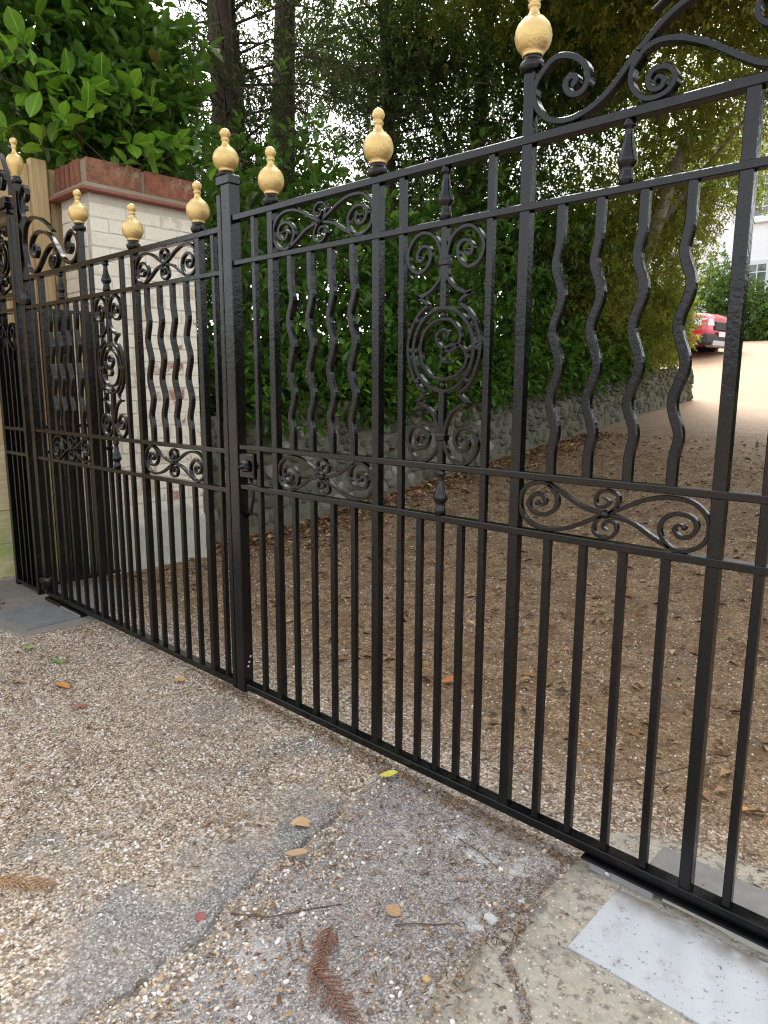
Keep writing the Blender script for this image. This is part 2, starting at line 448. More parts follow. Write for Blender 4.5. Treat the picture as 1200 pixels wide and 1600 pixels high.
IRON = m_iron(); IRON_RAIL = m_iron('black_gloss_rail_paint', .0006); GOLD = m_gold()
GROUND = m_ground(); PEBBLE = m_pebble()
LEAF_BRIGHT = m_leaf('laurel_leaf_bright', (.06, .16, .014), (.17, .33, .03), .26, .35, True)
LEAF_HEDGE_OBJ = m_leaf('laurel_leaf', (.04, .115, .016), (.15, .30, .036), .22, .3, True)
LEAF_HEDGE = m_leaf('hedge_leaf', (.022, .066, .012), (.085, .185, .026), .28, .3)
LEAF_DARK = m_leaf('evergreen_leaf', (.018, .046, .010), (.065, .12, .020), .35, .3)
LEAF_YEW = m_leaf('olive_leaf', (.085, .083, .013), (.28, .25, .045), .45, .58)
LEAF_FAR = m_leaf('garden_shrub_leaf', (.05, .11, .025), (.13, .24, .05), .5, .3)
NEEDLE = m_leaf('conifer_needle', (.018, .028, .012), (.05, .058, .022), .5, .2)
BARK_DARK = m_bark('dark_fibrous_bark', (.022, .014, .010), (.085, .055, .040))
BARK_PALE = m_bark('pale_grey_bark', (.16, .14, .11), (.36, .33, .27))
TWIG = m_simple('twig', (.10, .065, .04), .8, 0, 60, .4)
BRICKP = m_brick_paint(); BRICKR = m_red_brick()
MORTAR = m_mortar('cream_mortar', (.50, .46, .38), (.66, .61, .52)); MORTARG = m_mortar('grey_wall_mortar', (.07, .066, .045), (.16, .15, .11), 30)
RENDERC = m_mortar('rough_render', (.36, .35, .29), (.56, .54, .46), 38)
COPM = m_mortar('coping_mortar', (.17, .125, .085), (.31, .25, .18))
TILE = m_simple('creasing_tile', (.27, .10, .07), .85, 0, 30, .4, .5)
STONE = m_stone()
WOODV = m_wood('pale_timber_vertical', (.36, .24, .11), (.58, .43, .24), 2)
WOODH = m_wood('pale_timber_horizontal', (.42, .33, .17), (.62, .54, .34), 1, .8)
CONC = m_concrete(); PLATE = m_plate()
GALV = m_simple('galvanised_steel', (.42, .43, .44), .42, .7, 30, .2)
SOIL = m_mortar('dark_soil', (.03, .022, .014), (.075, .05, .03), 20)
DARKIRON = m_simple('black_iron_dull', (.012, .012, .012), .5, 0, 60, .3)

# ------------------------------------------------------------------ terrain
def gz(y):
    return np.interp(y, [-60, 2.0, 2.8, 4.1, 5.6, 7.5, 10, 13.7, 17, 20, 24, 34, 60, 400], [0, 0, .03, .19, .36, .56, .80, 1.18, 1.84, 2.42, 2.85, 3.66, 4.2, 5.5])
def wall_top(y):
    return np.interp(y, [1.4, 2.2, 4.1, 7.4, 13.6], [1.17, 1.19, 1.23, 1.48, 1.87])

def build_ground():
    xs = np.concatenate([[-300, -120, -60, -30, -15, -8], np.arange(-5, 6.01, .25), [8, 12, 20, 40, 100, 300]])
    ys = np.concatenate([[-120, -50, -20, -8, -5], np.arange(-3.5, 15, .25), np.arange(15, 40, 1.5), [45, 60, 90, 150, 300, 400]])
    X, Y = np.meshgrid(xs, ys); Z = gz(Y)
    n = X.size
    hum = np.array([mnoise.noise((x * .9, y * .9, 3.1)) for x, y in zip(X.ravel(), Y.ravel())]).reshape(X.shape)
    Z = Z + hum * .012 * (np.abs(X) < 6)
    V = np.stack([X, Y, Z], -1).reshape(-1, 3)
    w = len(xs); idx = np.arange(n).reshape(X.shape)
    Fq = np.stack([idx[:-1, :-1], idx[:-1, 1:], idx[1:, 1:], idx[1:, :-1]], -1).reshape(-1, 4)
    o = link('ground', np_mesh('ground', V, Fq, GROUND, True)); tag(o, kind='structure')
build_ground()
def edge_x(y): return .953 - .215 * y + .02 * np.sin(11 * y) + .01 * np.sin(31 * y)
def build_lip():
    ys = np.arange(-2.2, -.22, .012); rows = []
    for y in ys:
        e = float(edge_x(y)); g = lambda x: ground_z(x, y)
        k = min(1, (-.22 - y) / .15)
        j = .012 * mnoise.noise((e * 34, y * 34, 2)) + .02 * mnoise.noise((e * 9, y * 9, 4)) - .006
        rows.append([(e + .006 + j, y, g(e) - .01), (e + j, y, g(e) + .003 * k), (e - .014 + j, y, g(e) + .0075 * k), (e - .08, y, g(e - .08) + .007 * k), (e - .30, y, g(e - .3) + .002 * k), (e - .42, y, g(e - .42) - .006)])
    V = np.array(rows); n, k, _ = V.shape; idx = np.arange(n * k).reshape(n, k)
    Fq = np.stack([idx[:-1, :-1], idx[1:, :-1], idx[1:, 1:], idx[:-1, 1:]], -1).reshape(-1, 4)[:, ::-1]
    tag(link('asphalt_patch', np_mesh('asphalt_patch', V.reshape(-1, 3), Fq, GROUND, True)), kind='structure')
def ground_z(x, y):
    return float(gz(y)) + mnoise.noise((x * .9, y * .9, 3.1)) * .012

def build_bank():
    ys = np.arange(1.3, 13.5, .4); rows = []
    for y in ys:
        zt = float(wall_top(y)) - .10
        rows.append([(-3.06, y, zt), (-3.6, y, zt + .10), (-5, y, zt + .25), (-9, y, zt + .4), (-16, y, zt + .4)])
    V = np.array(rows).reshape(-1, 3); k = 5
    V[:, 2] += np.array([mnoise.noise((a * 1.3, b * 1.3, 1)) for a, b, c in V]) * .06
    idx = np.arange(len(V)).reshape(len(ys), k)
    Fq = np.stack([idx[:-1, :-1], idx[1:, :-1], idx[1:, 1:], idx[:-1, 1:]], -1).reshape(-1, 4)
    tag(link('bank', np_mesh('bank', V, Fq, SOIL, True)), kind='structure')
build_bank()

# ------------------------------------------------------------------ house, car, far shrubs
WHITE = m_simple('white_render', (.78, .81, .84), .8, 0, 6, .03, .1); FRAME = m_simple('pale_window_paint', (.70, .76, .77), .5, 0, 6, .03)
def m_glass():
    t = NT('window_glass'); return t.set(Base_Color=(.10, .12, .10), Roughness=.06, IOR=1.5, Specular_IOR_Level=.8)
GLASS = m_glass(); SLATE = m_simple('slate_roof', (.10, .10, .11), .7, 0, 10, .3)
def house():
    h = empty('house', (-3, 33, 3.6), 'white rendered house with pale blue casement windows beyond the red car', 'house')
    wb = MB(); wb.box(-9, 9, 0.0, 7, -1, 8.4); wb.build('wall', WHITE, h)
    rf = MB(); v = [(-9.5, -.5, 8.4), (9.5, -.5, 8.4), (9.5, 7.5, 8.4), (-9.5, 7.5, 8.4), (-6, 3.5, 11.4), (6, 3.5, 11.4)]
    rf.add(v, [(0, 1, 5, 4), (1, 2, 5), (2, 3, 4, 5), (3, 0, 4), (0, 3, 2, 1)]); rf.build('roof', SLATE, h)
    def window(x0, x1, z0, z1, cols, rows):
        fr = MB()
        fr.box(x0, x1, -.10, -.012, z0 - .12, z0); fr.box(x0, x1, -.07, -.012, z1, z1 + .10)
        fr.box(x0 - .12, x0, -.07, -.012, z0 - .12, z1 + .10); fr.box(x1, x1 + .12, -.07, -.012, z0 - .12, z1 + .10)
        f = fr.build('window', FRAME, h)
        MB().box(x0 - .2, x1 + .2, -.18, -.11, z0 - .2, z0 - .06).build('sill', FRAME, f)
        cw = (x1 - x0) / cols
        for i in range(cols):
            a = x0 + i * cw; b = a + cw
            bb = MB()
            bb.box(a, a + .09, -.06, -.02, z0, z1); bb.box(b - .09, b, -.06, -.02, z0, z1)
            bb.box(a + .09, b - .09, -.06, -.02, z0, z0 + .09); bb.box(a + .09, b - .09, -.06, -.02, z1 - .09, z1)
            bb.box((a + b) / 2 - .02, (a + b) / 2 + .02, -.055, -.03, z0 + .09, z1 - .09)
            for r in range(1, rows):
                zz = z0 + (z1 - z0) * r / rows; bb.box(a + .09, b - .09, -.05, -.032, zz - .02, zz + .02)
            bb.build('sash', FRAME, f)
            MB().box(a + .09, b - .09, -.027, -.022, z0 + .09, z1 - .09).build('pane', GLASS, f)
    window(-4.95, -2.2, 1.62, 3.25, 3, 4)
    window(-4.95, -2.2, 5.1, 6.9, 3, 4)
    window(1.2, 3.9, 1.62, 3.25, 3, 4)
    window(1.2, 3.9, 5.1, 6.9, 3, 4)
house()

def car():
    RED = NT('red_car_paint'); RED.set(Base_Color=(.55, .018, .045), Roughness=.25, Coat_Weight=.8, Coat_Roughness=.05)
    BLK = m_simple('black_plastic', (.03, .03, .032), .6); SIL = m_simple('silver_trim', (.5, .5, .51), .35, .6)
    LAMP = NT('headlamp_glass'); LAMP.set(Base_Color=(.62, .70, .76), Roughness=.08)
    TY = m_simple('tyre_rubber', (.02, .02, .02), .8); PL = m_simple('number_plate', (.75, .75, .75), .5)
    gx, gy = -7.0, 20.2
    c = empty('car', (gx, gy, float(gz(gy - .85))), 'red car with black bumper and silver skid plate by the hedge', 'car', rz=R(-8)); c.scale = (1.22,) * 3
    # body: cross sections along x (front at +x); each section a ring in y-z
    secs = [(2.12, .62, .42, .74), (2.08, .76, .34, .86), (1.95, .84, .28, .96), (1.6, .89, .25, 1.02), (1.0, .90, .25, 1.06), (.55, .90, .25, 1.08), (-.6, .90, .25, 1.08), (-1.5, .90, .26, 1.08), (-2.0, .86, .32, 1.02), (-2.12, .78, .40, .9)]
    vs = []; fs = []
    for (x, w, z0, z1) in secs:
        zm = (z0 + z1) / 2
        for (yy, zz) in ((-w * .86, z0), (-w, z0 + .14), (-w * 1.0, zm + .05), (-w * .96, z1 - .1), (-w * .82, z1), (0, z1 + .03), (w * .82, z1), (w * .96, z1 - .1), (w, zm + .05), (w, z0 + .14), (w * .86, z0), (0, z0)):
            vs.append((x, yy, zz))
    k = 12
    for i in range(len(secs) - 1):
        for j in range(k): fs.append((i * k + j, i * k + (j + 1) % k, (i + 1) * k + (j + 1) % k, (i + 1) * k + j))
    fs.append(tuple(range(k - 1, -1, -1))); fs.append(tuple((len(secs) - 1) * k + j for j in range(k)))
    MB().add(vs, fs, True).build('body', RED.m, c)
    # cabin
    cb = MB(); v = []
    for (x, w, z) in ((.95, .80, 1.05), (.25, .66, 1.60), (-1.45, .66, 1.62), (-2.0, .78, 1.06)):
        v += [(x, -w, z), (x, w, z)]
    cb.add(v, [(0, 1, 3, 2), (2, 3, 5, 4), (4, 5, 7, 6), (0, 2, 4, 6), (1, 7, 5, 3), (0, 6, 7, 1)]); cab = cb.build('cabin', RED.m, c)
    g = MB(); g.add([(.92, -.72, 1.115), (.92, .72, 1.115), (.31, .60, 1.585), (.31, -.60, 1.585)], [(0, 1, 2, 3)])
    g2 = MB()
    for s in (-1, 1):
        q = [(.62, s * .757, 1.15), (.18, s * .685, 1.54), (-1.35, s * .685, 1.56), (-1.7, s * .757, 1.16)]
        g2.add(q, [(0, 1, 2, 3) if s < 0 else (3, 2, 1, 0)])
    ws = g.build('windscreen', GLASS, cab); ws.location = (.03, 0, .02); g2.build('side_window', GLASS, cab)
    b = MB(); b.box(1.86, 2.17, -.80, .80, .27, .52, .05); b.build('bumper', BLK, c)
    b = MB(); b.box(2.02, 2.16, -.40, .40, .60, .80, .02); b.build('grille', BLK, c)
    b = MB(); b.box(1.98, 2.22, -.52, .52, .22, .37, .04); b.build('skid_plate', SIL, c)
    b = MB(); b.box(2.17, 2.185, -.26, .26, .46, .57); b.build('number_plate', PL, c)
    for s in (-1, 1):
        hl = [(2.15, .44), (2.10, .66), (2.00, .82), (1.84, .915)]
        b = MB(); v = []
        for (hx_, hy_) in hl: v += [(hx_, s * hy_, .70), (hx_ - .03, s * hy_, .855), (hx_ - .12, s * (hy_ - .03), .70), (hx_ - .14, s * (hy_ - .03), .855)]
        ff = []
        for i in range(3):
            p, q = i * 4, i * 4 + 4
            ff += [(p, q, q + 1, p + 1), (p + 1, q + 1, q + 3, p + 3), (p + 3, q + 3, q + 2, p + 2), (p + 2, q + 2, q, p)]
        ff += [(0, 1, 3, 2), (12, 14, 15, 13)]
        b.add(v, ff); b.build('headlight', LAMP.m, c)
        b = MB(); b.lathe([(.001, 0), (.07, 0), (.07, .02), (.001, .03)], seg=12)
        o = b.build('fog_lamp', LAMP.m, c, loc=(2.0, s * .70, .42), rot=(0, R(80), 0))
        for x in (1.32, -1.32):
            t = MB(); t.lathe([(.2, -.1), (.31, -.11), (.34, -.07), (.34, .07), (.31, .11), (.2, .1)], seg=22)
            w = t.build('wheel', TY, c, loc=(x, s * .80, .34), rot=(R(90), 0, 0))
            rm = MB(); rm.lathe([(.02, -.09), (.2, -.1), (.21, 0), (.2, .1), (.02, .09)], seg=18); rm.build('rim', SIL, w)
            a = MB()
            for q in range(10):
                t0, t1 = R(180) * q / 10, R(180) * (q + 1) / 10
                def P(t, r, yy): return (x + r * math.cos(t), s * yy, .34 + r * math.sin(t))
                a.add([P(t0, .37, .90), P(t1, .37, .90), P(t1, .45, .90), P(t0, .45, .90), P(t0, .37, .925), P(t1, .37, .925), P(t1, .45, .925), P(t0, .45, .925)],
                      [(0, 1, 2, 3), (7, 6, 5, 4), (0, 4, 5, 1), (3, 2, 6, 7), (0, 3, 7, 4), (1, 5, 6, 2)])
            a.build('wheel_arch', BLK, c)
        m_ = MB(); m_.box(.55, .75, s * .92 - .06, s * .92 + .06, 1.06, 1.20, .03); m_.build('wing_mirror', BLK, c)
car()

# ------------------------------------------------------------------ foliage
def norm(a): return a / (np.linalg.norm(a, axis=-1, keepdims=True) + 1e-9)
def leaf_mesh_data(pos, dirs, size, width, fold=.25, four=True, rnd=None):
    """pos (n,3) leaf bases, dirs (n,3) unit, size (n,)"""
    n = len(pos)
    upv = RNG.normal(size=(n, 3)) * .35 + np.array([0, 0, 1.0])
    side = norm(np.cross(dirs, upv)); nor = np.cross(side, dirs)
    L = size[:, None]; W = (size * width)[:, None]
    droop = -nor * L * .08
    if four:
        b = pos; t = pos + dirs * L + droop
        h = nor * W * fold
        l1 = pos + dirs * L * .35 + side * W * .48 + h; l2 = pos + dirs * L * .75 + side * W * .38 + h + droop * .5
        r1 = pos + dirs * L * .35 - side * W * .48 + h; r2 = pos + dirs * L * .75 - side * W * .38 + h + droop * .5
        V = np.stack([b, t, l2, l1, r1, r2], 1).reshape(-1, 3)
        base = (np.arange(n) * 6)[:, None]
        Fq = np.concatenate([base + np.array([[0, 1, 2, 3]]), base + np.array([[0, 4, 5, 1]])], 0)
        k = 6
    else:
        b = pos; t = pos + dirs * L + droop; h = nor * W * fold
        l = pos + dirs * L * .5 + side * W * .5 + h; r = pos + dirs * L * .5 - side * W * .5 + h
        V = np.stack([b, t, l, r], 1).reshape(-1, 3); base = (np.arange(n) * 4)[:, None]
        Fq = np.concatenate([base + np.array([[0, 1, 2]]), base + np.array([[0, 3, 1]])], 0)
        k = 4
    if rnd is None: rnd = RNG.random(n)
    return V, Fq, np.repeat(rnd, k)

def sprigs(cent, outw, nleaf, size, spread=1.0, axis_len=.12):
    """leaves in whorled sprigs round twig ends; returns pos, dirs, sizes, rnd"""
    n = len(cent)
    ax = norm(outw + RNG.normal(size=(n, 3)) * .55 + np.array([0, 0, .25]))
    a = norm(np.cross(ax, RNG.normal(size=(n, 3)))); b = np.cross(ax, a)
    ph = RNG.random((n, nleaf)) * .8 + np.arange(nleaf)[None, :] * 2.4
    tilt = np.linspace(1.35, .55, nleaf)[None, :] * spread + RNG.normal(size=(n, nleaf)) * .22
    d = ax[:, None, :] * np.cos(tilt)[..., None] + (a[:, None, :] * np.cos(ph)[..., None] + b[:, None, :] * np.sin(ph)[..., None]) * np.sin(tilt)[..., None]
    al = np.linspace(0, 1, nleaf)[None, :, None] * axis_len
    p = cent[:, None, :] + ax[:, None, :] * al
    s = size * (.65 + .7 * RNG.random((n, nleaf)))
    rn = np.clip(RNG.random((n, 1)) * .75 + RNG.random((n, nleaf)) * .3 - .02, 0, 1)
    return p.reshape(-1, 3), norm(d.reshape(-1, 3)), s.reshape(-1), rn.reshape(-1)

def blob_points(n, blobs, shell=.35):
    """points in a union of ellipsoids (cx,cy,cz,rx,ry,rz,weight), nearer the surface; returns pts, outward"""
    w = np.array([b[6] for b in blobs]); w = w / w.sum()
    ids = RNG.choice(len(blobs), n, p=w); B = np.array([b[:6] for b in blobs])[ids]
    d = norm(RNG.normal(size=(n, 3))); r = 1 - shell * RNG.random(n) ** 1.3
    r = r * (1 + .16 * RNG.normal(size=n))
    lump = np.array([mnoise.noise((x * 2.1, y * 2.1, z * 2.1)) for x, y, z in (B[:, :3] + d * B[:, 3:6])])
    r = r * (1 + .42 * lump)
    return B[:, :3] + d * B[:, 3:6] * r[:, None], norm(d / B[:, 3:6])

def leaf_obj_mesh(name, mat, w=.42, bend=.12):
    """a unit-length leaf with midrib fold and curve"""
    vs = []; fs = []
    n = 6
    for i in range(n + 1):
        t = i / n; wd = w * .56 * (math.sin(math.pi * min(1, t ** 1.15)) ** .8 if 0 < t < 1 else 0.0) + (.006 if t < .1 else 0)
        z = -bend * t * t
        vs += [(t, wd, z + wd * .28), (t, 0, z), (t, -wd, z + wd * .28)]
    for i in range(n):
        a = i * 3; b = a + 3
        fs += [(a, a + 1, b + 1, b), (a + 1, a + 2, b + 2, b + 1)]
    return MB().add(vs, fs, True).mesh(name, mat)

def place_leaf_objects(parent, meshes, pos, dirs, size, name='leaf'):
    for i in range(len(pos)):
        d = Vector(dirs[i]); upv = Vector((random.gauss(0, .35), random.gauss(0, .35), 1))
        y = upv.cross(d).normalized(); z = d.cross(y)
        mm = Matrix((d, y, z)).transposed().to_4x4()
        o = bpy.data.objects.new(name, meshes[i % len(meshes)]); COL.objects.link(o)
        o.parent = parent
        o.location = pos[i] - np.array(parent.location); o.rotation_euler = mm.to_euler(); o.scale = (float(size[i]),) * 3

def twigs_mesh(pts, outw, length, rad, mat, name, parent, n=None):
    mb = MB(); n = n or len(pts)
    for i in range(n):
        p = Vector(pts[i]); d = Vector(outw[i]).normalized()
        q = p - d * length * random.uniform(.6, 1.3) + Vector((random.gauss(0, .1), random.gauss(0, .1), random.gauss(-.05, .1)))
        mid = (p + q) / 2 + Vector((random.gauss(0, .04), random.gauss(0, .04), random.gauss(0, .04)))
        mb.tube([q, mid, p], [rad * 1.6, rad, rad * .5], 4)
    o = mb.build(name, mat, parent); o['kind'] = 'stuff'; return o

def crown_from(parent, name, mat, blobs, nspr, nleaf, size, width, four=True, spread=1.0, shell=.35, axis=.12, keep=None, rel=True):
    c, ow = blob_points(nspr, blobs, shell)
    if keep is not None:
        k = keep(c); c, ow = c[k], ow[k]
    p, d, s, rn = sprigs(c, ow, nleaf, size, spread, axis)
    V, Fq, at = leaf_mesh_data(p, d, s, width, four=four, rnd=rn)
    V = V - np.array(parent.location)
    o = link(name, np_mesh(name, V, Fq, mat, False, {'rnd': at}), parent)
    return o, c, ow

LEAF_A = [leaf_obj_mesh('leaf', LEAF_BRIGHT, .54, .10), leaf_obj_mesh('leaf', LEAF_BRIGHT, .47, .24), leaf_obj_mesh('leaf', LEAF_BRIGHT, .60, -.05)]
LEAF_B = [leaf_obj_mesh('leaf', LEAF_HEDGE_OBJ, .52, .10), leaf_obj_mesh('leaf', LEAF_HEDGE_OBJ, .45, .24), leaf_obj_mesh('leaf', LEAF_HEDGE_OBJ, .57, -.04)]

def view_front(pts, ow, n):
    """indices of the n sprigs that stand nearest the drive"""
    dist = np.linalg.norm(pts - CP, axis=1)
    return np.argsort(dist)[:n]

# broadleaf shrub hanging over the pier and the fence
def pier_shrub():
    t = empty('laurel_shrub', (-3.7, 1.3, 1.3), 'bright glossy broadleaf shrub spilling over the brick pier and timber fence', 'shrub')
    blobs = [(-3.75, .9, 4.35, .85, 1.2, .95, 3), (-3.55, 1.5, 3.75, .75, .9, .75, 3), (-3.4, .2, 4.6, .7, .7, .6, 1.5), (-3.3, 1.0, 3.5, .45, .7, .42, 1.2), (-3.9, .2, 5.3, .9, 1.2, .6, 1.5)]
    keep = lambda c: ~((c[:, 2] < 3.02) & (c[:, 1] < 1.6)) & (c[:, 1] < 1.85)
    o, c, ow = crown_from(t, 'foliage', LEAF_HEDGE, blobs, 2500, 7, .12, .52, True, 1.0, .5, .12, keep); o['kind'] = 'stuff'
    # the nearest leaves one by one
    front = [(-3.0, .55, 4.15, .3, .8, .75, 3), (-2.72, 1.0, 3.27, .26, .62, .3, 4), (-2.93, .28, 3.45, .2, .42, .55, 2.4)]
    c2, ow2 = blob_points(110, front, .3)
    k = (c2[:, 2] > np.where(c2[:, 1] < .5, 2.9, 3.04)); c2, ow2 = c2[k][:49], ow2[k][:49]
    ow2 = norm(ow2 * .6 + np.array([.8, -.6, .0]))
    p, d, s, rn = sprigs(c2, ow2, 6, .15, 1.05, .1)
    place_leaf_objects(t, LEAF_A, p[:288], d[:288], s[:288])
    twigs_mesh(c2 - np.array(t.location), ow2, .35, .004, TWIG, 'twig', t)
    tr = MB()
    for (a, b, c_) in (((-3.9, 1.6, 1.2), (-3.8, 1.3, 3.0), (-3.5, .7, 4.6)), ((-3.8, 1.7, 1.2), (-3.7, 1.9, 2.8), (-3.5, 2.2, 4.4)), ((-3.8, 1.3, 2.9), (-3.5, .8, 3.4), (-3.2, .3, 4.1)), ((-3.75, 1.6, 2.6), (-3.4, 1.4, 3.2), (-3.1, 1.0, 3.6)), ((-3.3, .2, 3.5), (-3.6, .6, 3.75), (-3.8, 1.3, 3.3))):
        L0 = Vector(t.location)
        tr.tube([Vector(a) - L0, Vector(b) - L0, Vector(c_) - L0], [.035, .025, .01], 7)
    tr.build('stem', BARK_DARK, t)
pier_shrub()

def hedge():
    t = empty('laurel_hedge', (-3.9, 5, 1.2), 'tall glossy dark green laurel hedge growing behind the flint wall', 'hedge')
    blobs = []
    for y in np.arange(1.9, 10.6, .62):
        zt = wall_top(y); h = 1.85 + .35 * math.sin(y * 2.2) + (.45 if y > 4.5 else .55)
        blobs.append((-3.72, y, zt + h * .5, .88, .62, h * .62, 1.0))
        blobs.append((-3.35, y + .3, zt + .28, .55, .5, .42, .45))
        if y > 2.4: blobs.append((-3.08, y + random.uniform(-.2, .2), zt + .06, .28, .36, .30, .34))
    keep = lambda c: (c[:, 2] > wall_top(c[:, 1]) - .28) & ~((c[:, 0] > -2.98) & (c[:, 1] < 1.75))
    o, c, ow = crown_from(t, 'foliage', LEAF_HEDGE, blobs, 9000, 6, .115, .50, True, 1.0, .45, .11, keep); o['kind'] = 'stuff'
    f = np.where((c[:, 0] > -3.1) & (c[:, 1] < 6) & (c[:, 2] < 3.4))[0]
    RNG.shuffle(f)
    f = f[:50]
    p, d, s, rn = sprigs(c[f] + np.array([.05, 0, 0]), norm(ow[f] + np.array([.8, -.7, .1])), 6, .125, 1.0, .1)
    place_leaf_objects(t, LEAF_B, p[:298], d[:298], s[:298])
    st = MB()
    L0 = Vector(t.location)
    for i in range(60):
        y = random.uniform(1.9, 10.4); zt = float(wall_top(y)); x = random.uniform(-3.9, -3.2)
        st.tube([Vector((x, y, zt - .15)) - L0, Vector((x + random.uniform(-.1, .25), y + random.uniform(-.25, .25), zt + .8)) - L0, Vector((x + random.uniform(-.1, .4), y + random.uniform(-.4, .4), zt + random.uniform(1.5, 2.2))) - L0], [.022, .015, .006], 5)
    s_ = st.build('stem', BARK_DARK, t); s_['kind'] = 'stuff'
hedge()

def conifer(x, y, zb, lean, r0, h, label, seed, nbranch=60):
    rs = random.Random(seed)
    t = empty('conifer_tree', (x, y, zb), label, 'tree')
    pts = []; rad = []
    for i in range(9):
        f = i / 8
        pts.append((lean[0] * f * h + rs.uniform(-.05, .05), lean[1] * f * h + rs.uniform(-.05, .05), f * h)); rad.append(r0 * (1.25 - .2 * min(1, f * 4)) * (1 - .5 * f))
    trk = MB(); trk.tube(pts, rad, 14)
    # fibrous strips standing proud of the trunk
    for k in range(26):
        a = rs.uniform(0, 6.28); z0 = rs.uniform(0, h * .8); z1 = z0 + rs.uniform(.4, 1.4)
        q = []
        for z in np.linspace(z0, min(z1, h * .95), 4):
            f = z / h; rr = r0 * (1.25 - .2 * min(1, f * 4)) * (1 - .5 * f) + .012
            q.append((lean[0] * z + math.cos(a) * rr, lean[1] * z + math.sin(a) * rr, z)); a += rs.uniform(-.1, .1)
        trk.tube(q, .018, 4)
    trk.build('trunk', BARK_DARK, t)
    br = MB(); tw = []; two = []
    for k in range(nbranch):
        z = rs.uniform(h * .12, h * .97); a = rs.uniform(0, 6.28); ln = rs.uniform(.7, 2.2)
        p0 = Vector((lean[0] * z, lean[1] * z, z)); d = Vector((math.cos(a), math.sin(a), rs.uniform(-.15, .35)))
        p1 = p0 + d * ln * .5 + Vector((0, 0, .1)); p2 = p0 + d * ln + Vector((0, 0, -.25 + rs.uniform(-.2, .2)))
        br.tube([p0, p1, p2], [.022, .012, .004], 5)
        for j in range(14):
            f = rs.uniform(.15, 1); base = p0.lerp(p1, min(1, f * 2)) if f < .5 else p1.lerp(p2, (f - .5) * 2)
            dd = Vector((rs.gauss(0, .5), rs.gauss(0, .5), rs.uniform(-1, .2))).normalized()
            e = base + dd * rs.uniform(.25, .7)
            br.tube([base, base.lerp(e, .5) + Vector((rs.gauss(0, .04), rs.gauss(0, .04), 0)), e], [.006, .004, .002], 3)
            for q in range(4): tw.append(base.lerp(e, rs.uniform(.3, 1))[:]); two.append(dd[:])
    b = br.build('branch', BARK_DARK, t); b['kind'] = 'stuff'
    tw = np.array(tw); two = np.array(two)
    keepn = RNG.random(len(tw)) < .75
    p, d, s, rn = sprigs(tw[keepn], two[keepn], 7, .085, .9, .14)
    V, Fq, at = leaf_mesh_data(p, d, s, .22, four=False, rnd=rn)
    o = link('crown', np_mesh('crown', V, Fq, NEEDLE, False, {'rnd': at}), t); o['kind'] = 'stuff'
conifer(-5.35, 3.85, 1.3, (.0, .0), .22, 9.5, 'thick dark trunked conifer, standing upright behind the hedge by the pier', 3, 120)
conifer(-5.2, 6.9, 1.4, (-.10, .05), .10, 8.6, 'slim leaning dark conifer behind the middle of the hedge', 8, 110)

def broad_tree(name, loc, label, cat, mat, bark, blobs, trunk, nspr, nleaf, size, width, shell=.6, four=False, keep=None, limbs=(), spread=1.0):
    t = empty(name, loc, label, cat)
    o, c, ow = crown_from(t, 'crown', mat, blobs, nspr, nleaf, size, width, four, spread, shell, .12, keep); o['kind'] = 'stuff'
    L0 = Vector(loc); tb = MB()
    tb.tube([Vector(q) - L0 for q in trunk[0]], trunk[1], 12)
    tr = tb.build('trunk', bark, t)
    if limbs:
        lb = MB()
        for (q, r) in limbs: lb.tube([Vector(a) - L0 for a in q], r, 8)
        lb.build('limb', bark, t)
    if len(c): twigs_mesh((c - np.array(loc))[:500], ow[:500], .5, .006, TWIG, 'twig', t)
    return t

broad_tree('evergreen_oak', (-5.2, 8.6, 1.6), 'dark evergreen tree with small leaves rising above the middle of the hedge', 'tree', LEAF_DARK, BARK_DARK,
           [(-4.6, 7.9, 4.4, 1.5, 1.5, 1.2, 3), (-4.3, 9.2, 5.6, 1.7, 1.6, 1.4, 3), (-5.2, 7.2, 6.3, 1.5, 1.6, 1.2, 2), (-3.6, 8.4, 6.4, 1.3, 1.5, 1.0, 2), (-4.0, 8.8, 3.6, 1.2, 1.3, .9, 2.2), (-4.4, 10.4, 7.2, 1.8, 1.8, 1.2, 2), (-5.6, 9.6, 8.2, 2, 2, 1.2, 2)],
           ([(-5.2, 8.6, 1.4), (-5.0, 8.5, 3.5), (-4.8, 8.4, 5.5), (-4.7, 8.6, 8)], [.2, .16, .12, .05]), 8500, 7, .09, .42, .75,
           limbs=[([(-5.0, 8.5, 3.4), (-4.4, 8.2, 4.4), (-3.8, 8.3, 5.6)], [.07, .05, .02]), ([(-4.9, 8.4, 4.6), (-4.9, 7.6, 5.4), (-5.2, 7.0, 6.4)], [.06, .04, .02])])

